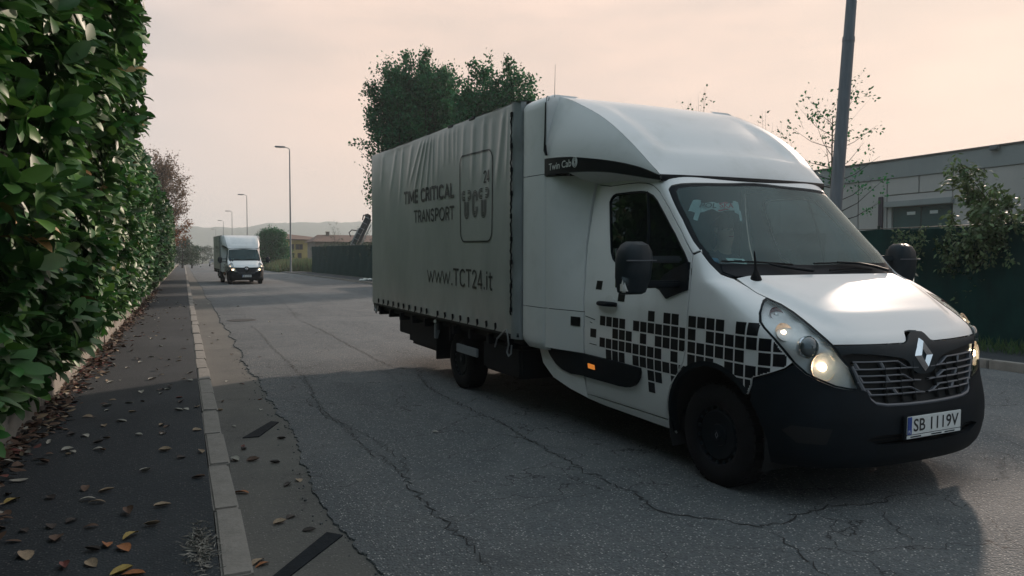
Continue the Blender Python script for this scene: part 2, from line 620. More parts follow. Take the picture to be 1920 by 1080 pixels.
# ================================================================== the box truck (built in its own frame: x forward, y to its left, z up)
XF = [(.2, .75), (.27, .82), (.33, .855), (.45, .872), (.55, .87), (.65, .85), (.75, .825), (.88, .812), (.98, .79), (1.04, .75), (1.09, .69), (1.15, .585), (1.2, .485), (1.25, .385), (1.3, .28), (1.35, .165), (1.4, .04), (1.6, -.165), (1.8, -.36), (2.0, -.555), (2.15, -.70), (2.3, -.85)]
WW = [(.2, .93), (.35, .98), (.55, 1.015), (.8, 1.035), (1.1, 1.03), (1.3, 1.005), (1.5, .97), (1.8, .915), (2.05, .875), (2.2, .85), (2.3, .83)]
AA = [(.2, .58), (.9, .58), (1.1, .52), (1.25, .42), (1.4, .30), (1.6, .24), (2.3, .2)]
NN = [(.2, 2.6), (.9, 2.5), (1.1, 3.0), (1.25, 3.8), (1.4, 4.0), (2.3, 4.0)]
XC = -1.0
KU = 0.022            # chart: u = degrees * KU

def cab_pt(uv):
    uv = np.asarray(uv, float)
    psi = np.radians(uv[:, 0] / KU); z = uv[:, 1]
    xf = sp(z, XF); w = sp(z, WW); a = sp(z, AA); n = sp(z, NN); xb = xf - a
    c = np.cos(psi); s = np.abs(np.sin(psi))
    lo = np.zeros_like(psi); hi = np.full_like(psi, 4.0)
    for _ in range(36):
        r = (lo + hi) / 2
        g = (np.maximum(XC + r * c - xb, 0) / a) ** n + (r * s / w) ** n - 1
        lo = np.where(g < 0, r, lo); hi = np.where(g < 0, hi, r)
    r = (lo + hi) / 2
    return np.stack([XC + r * c, -r * np.sin(psi), z], -1)

def cab_nm(uv):
    uv = np.asarray(uv, float); e = 0.004
    du = cab_pt(uv + [e, 0]) - cab_pt(uv - [e, 0]); dv = cab_pt(uv + [0, e]) - cab_pt(uv - [0, e])
    n = np.cross(dv, du)
    n /= np.linalg.norm(n, axis=1, keepdims=True) + 1e-12
    c = cab_pt(uv) - np.stack([np.full(len(uv), XC), np.zeros(len(uv)), uv[:, 1]], -1)
    s = np.sign(np.sum(n * c, 1)); s[s == 0] = 1
    return n * s[:, None]

def cab_one(psi, z, off=0.0):
    uv = np.array([[psi * KU, z]])
    return (cab_pt(uv) + cab_nm(uv) * off)[0]

def xz(x, z):
    """chart position of the point of the right-hand flank at (x, z)"""
    xf = float(sp(z, XF)); w = float(sp(z, WW)); a = float(sp(z, AA)); n = float(sp(z, NN))
    q = max(x - (xf - a), 0) / a
    y = w * max(1 - q ** n, 0) ** (1 / n)
    return (math.degrees(math.atan2(y, x - XC)), z)

def U(pts, side=1):
    return [(side * p * KU, z) for p, z in pts]

def cab_patch(name, pts, m, parent, side=1, holes=(), step=0.03, off=0.0, thick=0.012, gap=0.0038):
    o = U(pts, side)
    if gap: o = inset(o, gap)
    return surf_patch(name, o, cab_pt, cab_nm, m, parent, [U(h, side) for h in holes], step, off, thick)

def ribbon(name, paths, width, m, parent, mapf, normf, off=0.004, closed=False, join=True):
    """flat printed strokes that follow a surface"""
    V = []; F = []
    for path in paths:
        cl = closed or (len(path) > 2 and np.allclose(path[0], path[-1]))
        p = np.array(path, float)
        if cl: p = p[:-1]
        n = len(p)
        t = (np.roll(p, -1, 0) - np.roll(p, 1, 0)) if cl else np.gradient(p, axis=0)
        t /= np.linalg.norm(t, axis=1, keepdims=True) + 1e-12
        nn = np.stack([-t[:, 1], t[:, 0]], 1)
        # keep width at corners
        if not cl and n > 2:
            pass
        L = p + nn * width / 2; Rr = p - nn * width / 2
        if not cl:
            L[0] -= t[0] * width * .3; Rr[0] -= t[0] * width * .3; L[-1] += t[-1] * width * .3; Rr[-1] += t[-1] * width * .3
        b = len(V)
        Q = np.concatenate([L, Rr])
        P = mapf(Q) + normf(Q) * off
        V += list(P)
        for i in range(n if cl else n - 1):
            j = (i + 1) % n
            F.append((b + i, b + j, b + n + j, b + n + i))
    return link_mesh(name, V, F, m, parent, False)

def arc(cx, cy, rx, ry, a0, a1, n=10):
    return [(cx + rx * math.cos(R_(a0 + (a1 - a0) * i / n)), cy + ry * math.sin(R_(a0 + (a1 - a0) * i / n))) for i in range(n + 1)]

def dens(path, step):
    out = [tuple(path[0])]
    for a, b in zip(path[:-1], path[1:]):
        k = max(1, int(math.ceil(math.hypot(b[0] - a[0], b[1] - a[1]) / step)))
        out += [(a[0] + (b[0] - a[0]) * i / k, a[1] + (b[1] - a[1]) * i / k) for i in range(1, k + 1)]
    return out

# ---- outlines (degrees round the cab from dead ahead, height) of the right-hand side
WS_EDGE = [(0, 2.125), (20, 2.122), (37.1, 2.113), (55, 2.105), (62, 2.10), (67, 2.092), (69.9, 2.075), (70.2, 2.05), (67.0, 1.978), (59.4, 1.811), (53.5, 1.653), (50.3, 1.580), (47.2, 1.502), (44.5, 1.440)]
HOOD_R = [(43.6, 1.425), (41.5, 1.409), (39.9, 1.402), (30, 1.402), (15, 1.403), (0, 1.403)]
HOOD_S = [(39.9, 1.396), (36.4, 1.345), (34.7, 1.312), (32.4, 1.283), (29.5, 1.246), (27.5, 1.204), (26.3, 1.166), (25.2, 1.128), (24.1, 1.085), (22.2, 1.018)]
HOOD_F = [(17.8, 1.016), (11.6, 1.013), (4.6, 1.011), (3.6, 1.022), (2.5, 1.060), (1.8, 1.074), (0, 1.078)]
LAMP = [(32.4, 1.283), (33.6, 1.266), (34.3, 1.244), (35.1, 1.198), (35.3, 1.146), (34.7, 1.112), (33.1, 1.052), (31.4, .984), (29.5, .908), (27.4, .846), (24.8, .806), (22.0, .770), (19.5, .754), (17.6, .746), (17.1, .750), (17.7, .803), (18.9, .887), (20.6, .947), (22.2, 1.018), (24.1, 1.085), (25.2, 1.128), (26.3, 1.166), (27.5, 1.204), (29.5, 1.246)]
DOOR_F = [(53.3, 1.561), (59.2, 1.727), (67.1, 1.897), (74.9, 2.029), (78, 2.062), (81.0, 2.086), (84, 2.102), (87.3, 2.112), (94, 2.122), (102.9, 2.126), (117.5, 2.122), (127.5, 2.15)]
DOOR_LOW = [(53.2, 1.491), (53.4, 1.318), (53.8, 1.137), (54.1, .90), (55.2, .80), (57.4, .70), (60.9, .607), (62.5, .494), (63.1, .345)]
DOOR_REAR = [(121.6, .345), (119.8, .507), (118.8, .710), (119.0, 1.040), (121.5, 1.33), (125.0, 1.605), (125.9, 1.718), (127.0, 1.90), (127.5, 2.15)]
WINDOW = [(116.3, 1.990), (115.6, 2.022), (114.2, 2.046), (112.0, 2.057), (100, 2.058), (91.4, 2.056), (87, 2.05), (84.2, 2.039), (79.6, 2.011), (75.9, 1.967), (69.9, 1.864), (62.1, 1.710), (56.6, 1.573), (54.4, 1.50), (54.4, 1.325), (62.6, 1.262), (72, 1.315), (88, 1.395), (99.4, 1.452), (105.1, 1.509), (107.6, 1.567), (111.9, 1.753)]
ARCH_C, ARCH_R = (0.0, 0.37), 0.455
ARCH = [xz(ARCH_C[0] + ARCH_R * math.cos(R_(a)), ARCH_C[1] + ARCH_R * math.sin(R_(a))) for a in np.linspace(196, 42, 24)]
BUMP_T = [xz(.36, .735), (36.6, .790), (34.1, .825), (31.0, .870), (29.5, .905)]

def sq_map(x0):
    """paper grid of the chequer print: arc length along the flank at height z -> chart"""
    tab = {}
    def f(uv):
        uv = np.asarray(uv, float); out = []
        xs = np.linspace(-1.6, .75, 400)
        for s, z in uv:
            k = round(float(z), 3)
            if k not in tab:
                ps = np.array([xz(x, z)[0] for x in xs]); P = cab_pt(np.stack([ps * KU, np.full(len(xs), z)], 1))
                ln = np.concatenate([[0], np.cumsum(np.linalg.norm(np.diff(P, axis=0), axis=1))])
                tab[k] = (ln - np.interp(x0, xs, ln), ps)
            out.append((np.interp(s, *tab[k]) * KU, z))
        return np.array(out)
    return f

CHECK = {5: [7, 9, 10, 12, 13, 14, 15, 17, 18],
         4: [0, 1, 2, 3, 5, 6, 7, 8, 9, 10, 11, 12, 14, 15, 16, 17, 18, 19, 20],
         3: [2, 3, 4, 6, 8, 9, 10, 11, 12, 13, 14, 15, 16, 17, 19, 20],
         2: [0, 1, 2, 3, 4, 5, 6, 7, 8, 10, 12, 13, 14, 16, 17, 18, 19],
         1: [1, 2, 3, 5, 6, 7, 8, 9, 10, 11, 12, 13, 14, 15, 16, 17, 18],
         0: [7, 8, 10], -1: [7]}

def tarp_d(x, z):
    """outward bulge of the slack cover on the flank (x along, z up)"""
    d = 0.008 * np.sin(x * 1.9 + 0.4) * np.sin(z * 1.6) + 0.003 * np.sin(x * 4.3 + z * 2.1) + 0.0015 * np.sin(x * 7.7 - z * 3.2 + 1)
    for x0, x1, zb, w, a in [(-5.03, -5.38, 2.40, .035, .024), (-4.93, -5.18, 2.38, .030, .022), (-4.82, -4.98, 2.30, .028, .022), (-4.74, -4.77, 2.40, .026, .018), (-5.16, -5.55, 2.50, .040, .016), (-5.50, -5.72, 2.5, .06, .016),
                             (-6.20, -6.40, 2.45, .06, .014), (-5.90, -6.05, 2.3, .05, .016), (-6.75, -6.85, 2.5, .06, .010), (-2.84, -2.98, 2.30, .05, .022), (-2.72, -2.78, 2.35, .035, .016), (-3.55, -3.58, 2.35, .05, .018),
                             (-3.30, -3.33, 2.40, .05, .016), (-3.80, -3.84, 2.50, .04, .012), (-4.10, -4.10, 2.6, .035, .010), (-4.24, -4.25, 2.62, .03, .010), (-4.38, -4.40, 2.6, .035, .010), (-4.55, -4.60, 2.5, .035, .010), (-3.98, -4.0, 2.6, .03, .008), (-3.10, -3.16, 2.2, .06, .014),
                             (-5.6, -5.45, 1.2, .10, .006), (-3.4, -3.3, 1.0, .12, .006), (-6.5, -6.4, 1.2, .14, .008)]:
        t = np.clip((2.95 - z) / (2.95 - zb), 0, 1.6)
        xc = x0 + (x1 - x0) * t
        d = d + .50 * a * np.exp(-((x - xc) / w) ** 2) * (1 - sstep(t, .75, 1.35)) * (0.25 + 0.75 * sstep(t, 0.0, .15))
    edge = sstep(z, .765, .95) * (1 - .8 * sstep(z, 2.9, 3.0))
    d = d * (0.15 + 0.85 * edge) * sstep(-2.66 - x, 0, .12) * sstep(x + 7.34, 0, .12)
    # gathered puckers at each hook along the hem
    return d + 0.004 * np.sin((x + 2.991) * 2 * math.pi / .232) * (1 - sstep(z, .8, 1.0))

def tarp_pt(uv):
    uv = np.asarray(uv, float)
    x, z = uv[:, 0], uv[:, 1]
    return np.stack([x, -1.185 - tarp_d(x, z), z], -1)

def tarp_nm(uv):
    uv = np.asarray(uv, float); e = .004
    dx = tarp_pt(uv + [e, 0]) - tarp_pt(uv - [e, 0]); dz = tarp_pt(uv + [0, e]) - tarp_pt(uv - [0, e])
    n = np.cross(dx, dz); n /= np.linalg.norm(n, axis=1, keepdims=True)
    return n * np.where(n[:, 1:2] > 0, -1, 1)

# narrow drawn alphabet, unit height, (strokes, width)
GL = {
 'T': ([[(0, 1), (.56, 1)], [(.28, 1), (.28, 0)]], .56), 'I': ([[(.06, 0), (.06, 1)]], .12),
 'M': ([[(.04, 0), (.08, 1), (.40, .20), (.72, 1), (.76, 0)]], .80), 'E': ([[(.44, 0), (.06, 0), (.06, 1), (.44, 1)], [(.06, .52), (.40, .52)]], .46),
 'C': ([arc(.34, .70, .28, .30, 35, 180, 9) + arc(.34, .30, .28, .30, 180, 325, 9)], .62),
 'R': ([[(.06, 0), (.06, 1), (.26, 1)] + arc(.26, .75, .20, .25, 90, -90, 8) + [(.06, .5)], [(.26, .5), (.48, 0)]], .5),
 'A': ([[(.02, 0), (.30, 1), (.58, 0)], [(.12, .30), (.48, .30)]], .6), 'L': ([[(.06, 1), (.06, 0), (.42, 0)]], .44),
 'N': ([[(.06, 0), (.06, 1), (.52, 0), (.52, 1)]], .58), 'S': ([arc(.25, .75, .19, .25, 25, 270, 10) + arc(.25, .25, .19, .25, 90, -155, 10)], .5),
 'P': ([[(.06, 0), (.06, 1), (.26, 1)] + arc(.26, .72, .20, .28, 90, -90, 8) + [(.06, .44)]], .48),
 'O': ([arc(.36, .5, .32, .5, 0, 360, 22)], .72), 'w': ([[(.0, .82), (.16, 0), (.30, .72), (.44, 0), (.60, .82)]], .6),
 '.': ([[(.05, 0.0), (.05, .07)]], .1), '2': ([arc(.24, .76, .20, .24, 170, -25, 9) + [(.04, 0), (.46, 0)]], .48),
 '4': ([[(.46, .22), (.02, .22), (.32, 1), (.36, 1), (.36, 0)]], .5), 'i': ([[(.06, 0), (.06, .72)], [(.06, .9), (.06, .97)]], .12),
 't': ([[(.12, .92), (.12, .12), (.18, 0), (.30, 0)], [(0, .70), (.30, .70)]], .3), ' ': ([], .22),
}
def lettering(text, x0, x1, zb, h, gap=.13):
    w = sum(GL[c][1] for c in text) + gap * (len(text) - 1)
    sx = (x1 - x0) / (w * h)
    out = []; x = x0
    for c in text:
        st, cw = GL[c]
        for s in st:
            q = [(x + px * h * sx, zb + py * h) for px, py in s]
            run = [q[0]]
            for i in range(1, len(q)):
                run.append(q[i])
                if i < len(q) - 1:
                    a1 = math.atan2(q[i][1] - q[i - 1][1], q[i][0] - q[i - 1][0]); a2 = math.atan2(q[i + 1][1] - q[i][1], q[i + 1][0] - q[i][0])
                    if abs((a2 - a1 + math.pi) % (2 * math.pi) - math.pi) > .9:
                        out.append(dens(run, .03)); run = [q[i]]
            out.append(dens(run, .03))
        x += (cw + gap) * h * sx
    return out

def font_mesh(text, size, bold=0.0):
    cu = bpy.data.curves.new('lettering', 'FONT')
    cu.body = text; cu.size = size; cu.offset = bold; cu.resolution_u = 3
    o = bpy.data.objects.new('lettering', cu); COL.objects.link(o)
    dg = bpy.context.evaluated_depsgraph_get()
    me = bpy.data.meshes.new_from_object(o.evaluated_get(dg))
    V = np.array([v.co[:2] for v in me.vertices]); F = [list(p.vertices) for p in me.polygons]
    bpy.data.objects.remove(o); bpy.data.curves.remove(cu); bpy.data.meshes.remove(me)
    V -= V.min(0)
    return V, F

# roof fairing
FX = [(2.08, -.69), (2.15, -.70), (2.22, -.735), (2.3, -.80), (2.4, -.90), (2.5, -1.02), (2.6, -1.15), (2.7, -1.31), (2.8, -1.50), (2.88, -1.72), (2.94, -1.98), (2.975, -2.12)]
RX = [(2.08, -.70), (2.165, -.765), (2.25, -.86), (2.34, -.955), (2.455, -1.09), (2.58, -1.262), (2.717, -1.49), (2.83, -1.73), (2.926, -1.96), (2.975, -2.12)]
RY = [(2.08, .865), (2.2, .885), (2.34, .915), (2.5, .94), (2.7, .955), (2.975, .98)]
RXI = [(-2.12, 2.975), (-1.96, 2.926), (-1.73, 2.83), (-1.49, 2.717), (-1.262, 2.58), (-1.09, 2.455), (-.955, 2.34), (-.86, 2.25), (-.765, 2.165)]
def fair_y(x):
    s = np.clip((-.765 - np.asarray(x, float)) / 1.335, 0, 1)
    return .875 + .255 * (1 - (1 - s) ** 1.8)
BAND_T = [(-2.10, 2.405), (-1.75, 2.385), (-1.50, 2.352), (-1.20, 2.30), (-.95, 2.235), (-.765, 2.158)]
BAND_B = [(-2.10, 2.245), (-1.80, 2.250), (-1.55, 2.240), (-1.30, 2.218), (-1.05, 2.175), (-.90, 2.145), (-.765, 2.118)]

def build_truck(T):
    P = lambda n, l=None: None
    # ---------------- cab skin
    full = lambda r: list(r) + [(-p, z) for p, z in r[::-1] if p != 0]
    ws_out = WS_EDGE + [(30, 1.447), (15, 1.449)]
    # windscreen: glass set into its black border
    g_in = full([(0, 2.098), (20, 2.096), (37.1, 2.088), (55, 2.080), (63, 2.070), (66.3, 2.055), (66.6, 2.03), (64, 1.965), (57.2, 1.811), (51.6, 1.653), (48.4, 1.580), (45.9, 1.515), (44, 1.496), (32, 1.497), (11, 1.489), (0, 1.486)])
    fr_out = full(WS_EDGE + [(41.5, 1.412), (39.5, 1.408), (30, 1.408), (0, 1.408)])
    ws = surf_patch('windscreen', U(g_in), cab_pt, cab_nm, 'windscreen_glass', T, (), .035, -.002, 0)
    surf_patch('border', U(inset(np.array(fr_out), .004)), cab_pt, cab_nm, 'black_plastic', ws, [U(inset(np.array(g_in) * 1.0, 0.0))], .035, -.004, .006)
    # roof edge and both windscreen pillars in one piece
    lip = [(p, min(z, 2.2)) for p, z in DOOR_F]
    outer = [(50.9, 1.592), (53.3, 1.567)] + lip[1:] + [(127.5, 2.20), (100, 2.2), (60, 2.2), (30, 2.2)]
    frame = outer + [(-p, z) for p, z in outer[::-1]]
    inner = WS_EDGE[1:-2][::-1]
    inner = [(50.3, 1.584)] + inner[1:] if False else WS_EDGE[:-2]
    arch_poly = [(50.5, 1.590)] + [(53.3, 1.567)] + lip[1:] + [(127.5, 2.2), (60, 2.2), (0, 2.2), (-60, 2.2), (-127.5, 2.2)] + [(-p, z) for p, z in lip[1:][::-1]] + [(-53.3, 1.567), (-50.5, 1.590)] + [(-p, z) for p, z in WS_EDGE[1:-2][::-1]] + WS_EDGE[:-2]
    cab_patch('windscreen_frame', arch_poly, 'white_paint', T, step=.03)
    # dark inner shell so the seams read dark
    wh = lambda s: [(p, z) for p, z in inset(np.array([(a * KU, b) for a, b in WINDOW]), -.02) / [KU, 1]]
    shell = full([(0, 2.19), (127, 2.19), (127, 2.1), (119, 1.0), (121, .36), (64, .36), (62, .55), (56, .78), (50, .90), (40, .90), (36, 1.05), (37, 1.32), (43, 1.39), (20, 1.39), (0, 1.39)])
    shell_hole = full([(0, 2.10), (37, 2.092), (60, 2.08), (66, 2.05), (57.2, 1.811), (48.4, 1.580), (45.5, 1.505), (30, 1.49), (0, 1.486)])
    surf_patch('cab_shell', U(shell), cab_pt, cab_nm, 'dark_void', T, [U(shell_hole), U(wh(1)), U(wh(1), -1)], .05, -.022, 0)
    # ---------------- hood
    hood = full([(0, 1.403), (15, 1.403), (30, 1.402), (39.6, 1.400)] + HOOD_S[1:] + HOOD_F)
    def hood_nm_pt(uv):
        p = cab_pt(uv); n = cab_nm(uv)
        # two raised shoulders run down the bonnet towards the lamps
        ps = np.abs(uv[:, 0] / KU); z = uv[:, 1]
        line = np.interp(z, [1.0, 1.10, 1.17, 1.265, 1.341, 1.4], [17.0, 18.6, 22.0, 27.7, 33.3, 38])
        f = sstep(line - ps, -2.8, 2.8) * sstep(z, 1.08, 1.18)
        return p + n * (0.024 * f)[:, None]
    def num_nm(pt):
        def f(uv):
            e = .006
            du = pt(uv + [e, 0]) - pt(uv - [e, 0]); dv = pt(uv + [0, e]) - pt(uv - [0, e])
            n = np.cross(dv, du); n /= np.linalg.norm(n, axis=1, keepdims=True) + 1e-12
            return n * np.sign(np.sum(n * cab_nm(uv), 1))[:, None]
        return f
    surf_patch('hood', inset(np.array(U(hood)), .004), hood_nm_pt, num_nm(hood_nm_pt), 'white_paint', T, (), .014, 0, .014)
    for s in (1, -1):
        # ---------------- front wing
        wing = [(50.5, 1.582), (53.2, 1.556), (53.2, 1.491), (53.4, 1.318), (53.8, 1.137), (54.1, .90), (55.2, .80), (57.4, .70), (60.9, .607), (62.5, .494), (63.1, .345), (62.0, .275)] + ARCH + [xz(.372, .745), (36.6, .793), (34.1, .828), (31.0, .873), (29.6, .911)] + LAMP[7:2:-1] + [(33.6, 1.268), (32.4, 1.285), (34.7, 1.314), (36.4, 1.347), (39.9, 1.398), (41.5, 1.409), (43.7, 1.427), (47.2, 1.499)]
        wg = cab_patch('front_wing', wing, 'white_paint', T, s, step=.026)
        ring = ARCH + inset(np.array([(a * KU, b) for a, b in ARCH]), 0).tolist() if False else None
        ao = [xz(ARCH_C[0] + (ARCH_R + .022) * math.cos(R_(a)), ARCH_C[1] + (ARCH_R + .022) * math.sin(R_(a))) for a in np.linspace(192, 44, 24)]
        ai = [xz(ARCH_C[0] + (ARCH_R - .012) * math.cos(R_(a)), ARCH_C[1] + (ARCH_R - .012) * math.sin(R_(a))) for a in np.linspace(192, 44, 24)]
        cab_patch('arch_trim', ao + ai[::-1], 'black_plastic', wg, s, step=.03, off=.006, thick=.05, gap=0)
        # sill
        cab_patch('sill', [(63.1, .340), (121.6, .340), (121.8, .300), (110, .285), (62.2, .272)], 'white_plastic', T, s, step=.03)
        # ---------------- door
        door = DOOR_F + DOOR_REAR[::-1][1:] + DOOR_LOW[::-1]
        dr = cab_patch('door', door, 'white_paint', T, s, [WINDOW], step=.028, thick=.02)
        wl_ = np.array(U(WINDOW, s))
        wf = surf_patch('window_frame', inset(wl_, .002), cab_pt, cab_nm, 'black_plastic', dr, [inset(wl_, .016)], .03, -.002, .018)
        surf_patch('window', inset(wl_, .014), cab_pt, cab_nm, 'side_glass', dr, (), .04, -.012, 0)
        div = MB().tube([cab_one(s * 85.2, 2.045, -.008), cab_one(s * 80.4, 1.75, -.008), cab_one(s * 78.0, 1.345, -.008)], .011, 6)
        div.build('slider_frame', 'black_plastic', dr)
        # handle with its dished plate
        hp = [cab_one(s * a, z, o) for a, z, o in [(109.0, 1.146, .012), (106, 1.148, .036), (98, 1.150, .040), (95.2, 1.151, .014)]]
        MB().tube(hp, [.018, .021, .021, .018], 10).build('handle', 'black_plastic', dr)
        surf_patch('lock_plate', np.array(U(arc(101.5, 1.178, 3.4, .042, 0, 360, 18)[:-1], s)), cab_pt, cab_nm, 'white_plastic', dr, (), .02, .006, .004)
        # pressed line round the fuel flap
        ribbon('flap_line', [dens([(s * p * KU, z) for p, z in q], .03) for q in ([(118.3, 1.025), (111.5, 1.006)], [(115.0, .800), (110, .797)], [(115, .982), (113.5, .975)])], .006, 'dark_void', dr, cab_pt, cab_nm, .0015)
        ribbon('door_crease', [dens([(s * p * KU, z) for p, z in q], .03) for q in ([(113.5, .372), (64.4, .362), (62.8, .50), (62.0, .575)],)], .012, 'white_plastic', dr, cab_pt, cab_nm, .004)
        # chequer print
        for part, par in (('door', dr), ('wing', wg)):
            V = []; F = []
            mp_ = sq_map(-1.332)
            wpoly = inset(np.array(U(wing, s)), .004) if part == 'wing' else inset(np.array(U(door, s)), .004)
            for r, cs in CHECK.items():
                for c in cs:
                    a = c * .0917; z0 = .7905 + (r - 2) * .0892
                    n = 9
                    g = np.array([(a + .079 * i / n, z0 + .078 * j / n) for j in range(n + 1) for i in range(n + 1)])
                    ch = mp_(g) * [s, 1]
                    ok = in_poly(ch, wpoly)
                    if not ok.any(): continue
                    Q = cab_pt(ch) + cab_nm(ch) * .0016
                    b = len(V); V += list(Q)
                    for j in range(n):
                        for i in range(n):
                            q = (j * (n + 1) + i, j * (n + 1) + i + 1, (j + 1) * (n + 1) + i + 1, (j + 1) * (n + 1) + i)
                            if ok[list(q)].all(): F.append(tuple(b + k for k in q))
            if part == 'door':
                for (p0, z0, p1, z1) in [(114.6, .929, 110.4, .857), (113.2, 1.331, 108.9, 1.258), (95.5, 1.262, 90.3, 1.180)]:
                    ch = np.array(U([(p0, z0), (p1, z0), (p1, z1), (p0, z1)], s)); b = len(V)
                    V += list(cab_pt(ch) + cab_nm(ch) * .0016); F.append((b, b + 1, b + 2, b + 3))
            if F: link_mesh('checkered_print', V, F, 'black_decal', par, False)
        # ---------------- headlamp
        lp = cab_patch('headlight', LAMP, 'lamp_glass', T, s, step=.025, off=0.001, thick=0, gap=.004)
        lo = np.array(U(LAMP, s))
        surf_patch('rim', inset(lo, -.002), cab_pt, cab_nm, 'black_plastic', lp, [inset(lo, .008)], .03, .002, .012)
        def bowl(uv, s=s):
            p = cab_pt(uv); n = cab_nm(uv)
            d = .030 + .008 * np.sin(uv[:, 1] * 60 + uv[:, 0] * 30)
            return p - n * d[:, None]
        surf_patch('housing', inset(lo, -.004), bowl, cab_nm, 'lamp_reflector', lp, (), .02, 0, 0)
        for (ps, z, r, dep, mm, fm) in [(26.6, 1.012, .070, .030, 'projector_glass', None), (24.0, .885, .088, .024, 'lamp_bowl', 'lamp_bulb'), (30.9, 1.103, .058, .022, 'lamp_bowl', 'side_bulb'), (31.2, 1.205, .050, .024, 'turn_lens', None)]:
            n = cab_nm(np.array(U([(ps, z)], s)))[0]
            n = n * .45 + np.array([1, 0, .05]) * .55; n /= np.linalg.norm(n)
            c = cab_one(s * ps, z, -dep)
            q = Vector((0, 1, 0)).rotation_difference(Vector(n)).to_matrix().to_4x4()
            M = Matrix.Translation(Vector(c)) @ q
            if mm == 'projector_glass':
                MB().lathe([(r, -.02), (r * 1.0, .0), (r * .9, .006)], 24, M).build('ring', 'chrome', lp)
                MB().lathe([(r * .9, .0)] + [(r * .88 * math.cos(a), .012 + .028 * math.sin(a)) for a in np.linspace(0, 1.5, 6)], 24, M).build('projector', mm, lp)
            else:
                MB().lathe([(r, .006), (r * .97, -.002), (r * .75, -.020), (r * .4, -.034), (r * .12, -.038)], 24, M).build('reflector', mm, lp)
                MB().lathe([(.001, .012), (.022, .006), (.026, -.012), (.016, -.036)] if fm == 'lamp_bulb' else [(.001, .012), (.014, .006), (.016, -.012), (.012, -.036)], 12, M).build('bulb', fm or 'lamp_reflector', lp)
        # ---------------- side moulding with its amber marker
        mo = [(119.2, .703), (96.6, .701), (85, .697), (77.2, .692), (76.9, .66), (77.7, .615), (79.4, .575), (81.5, .545), (84.3, .525), (88, .514), (93.2, .508), (119.7, .507)]
        mld = cab_patch('side_moulding', mo, 'black_plastic', dr, s, step=.03, off=.022, thick=.024, gap=0)
        cab_patch('side_marker', [(115.3, .634), (110.8, .630), (110.8, .592), (115.3, .594)], 'amber_lens', T, s, step=.02, off=.030, thick=.01, gap=0)
        # wheel arch liner
        L = MB()
        G = [[(ARCH_C[0] + (ARCH_R + .012) * math.cos(R_(a)), -s * y, ARCH_C[1] + (ARCH_R + .012) * math.sin(R_(a))) for y in (1.0, .9, .62)] for a in np.linspace(205, -20, 20)]
        L.grid(G).build('wheel_arch', 'dark_void', T)
        MB().box((-.5, -s * .58, .3), (.6, -s * .6, .9)).build('inner_wing', 'dark_void', T)
        # ---------------- mirror
        X0 = -.40
        mir = empty('mirror'); mir.parent = T
        hs = MB()
        sec = [(1.285, 1.325, 1.475, .05), (1.30, 1.30, 1.505, .075), (1.40, 1.272, 1.522, .105), (1.52, 1.262, 1.520, .115), (1.58, 1.268, 1.508, .11), (1.625, 1.29, 1.478, .09), (1.648, 1.33, 1.44, .05)]
        G = []
        for z, y0, y1, dp in sec:
            row = []
            for k in range(20):
                w = 2 * math.pi * k / 20; cx, sx = math.cos(w), math.sin(w)
                e = .62
                row.append((X0 + dp * (abs(cx) ** e) * np.sign(cx) * (1.0 if cx > 0 else .45), -s * ((y0 + y1) / 2 + (y1 - y0) / 2 * (abs(sx) ** e) * np.sign(sx)), z))
            G.append(row + [row[0]])
        hs.grid(G); nb = 21
        hs.f.append(tuple(range(20))); hs.f.append(tuple(len(sec) * nb - nb + k for k in range(20)))
        hs.build('mirror_housing', 'grey_plastic', mir)
        MB().box((X0 - .055, -s * 1.29, 1.33), (X0 - .048, -s * 1.495, 1.60), .002).build('mirror_glass', 'chrome', mir)
        MB().box((X0 + .10, -s * 1.268, 1.515), (X0 + .117, -s * 1.515, 1.523), .002).build('mirror_seam', 'slat_grey', mir)
        MB().box((X0 - .03, -s * .99, 1.50), (X0 + .05, -s * 1.28, 1.548), .014).build('upper_arm', 'grey_plastic', mir)
        MB().box((X0 - .03, -s * .99, 1.325), (X0 + .05, -s * 1.30, 1.375), .014).build('lower_arm', 'black_plastic', mir)
        cab_patch('mirror_base', [(53.9, 1.505), (55.6, 1.50), (62.5, 1.44), (66, 1.40), (69, 1.32), (63.6, 1.237), (54.0, 1.312)], 'black_plastic', mir, s, step=.03, off=.012, thick=.014, gap=0)
        lens = MB()
        lens.grid([[(X0 + .06 + .035 * math.sin(v) , -s * (1.475 + .045 * u + .008 * math.sin(v)), 1.30 + .145 * (1 - u * .25) * v / 3.14) for u in np.linspace(0, 1, 4)] for v in np.linspace(0, 3.14, 7)])
        lens.build('indicator', 'lamp_glass', mir)
        # inner bulk that closes the indicator
        MB().box((X0 + .02, -s * 1.46, 1.30), (X0 + .07, -s * 1.512, 1.42), .01).build('indicator_bowl', 'lamp_reflector', mir)
    # ---------------- bumper (one piece right across)
    gr_b = [(15.6, .735), (14.9, .685), (13.8, .655), (11.3, .640), (6, .634), (0, .632)]
    bump_r = [(0, .632), (6, .634), (11.3, .640), (13.8, .655), (14.9, .685), (15.6, .735), (16.4, .745), (19.5, .750), (22.0, .766), (24.8, .802), (27.4, .842), (29.5, .903), (31.0, .868), (34.1, .823), (36.6, .788)] + [xz(.372, .738)] + [xz(ARCH_C[0] + ARCH_R * math.cos(R_(a)), ARCH_C[1] + ARCH_R * math.sin(R_(a))) for a in (38, 28, 18, 8, 0, -6)] + [(33, .272), (15, .262), (0, .262)]
    slot = full([(0, .468), (8, .468), (14.2, .472), (16.5, .45), (13.5, .408), (0, .402)])
    bumper = surf_patch('bumper', inset(np.array(U(full(bump_r))), .002), cab_pt, cab_nm, 'black_plastic', T, [U(slot)], .03, .006, .03)
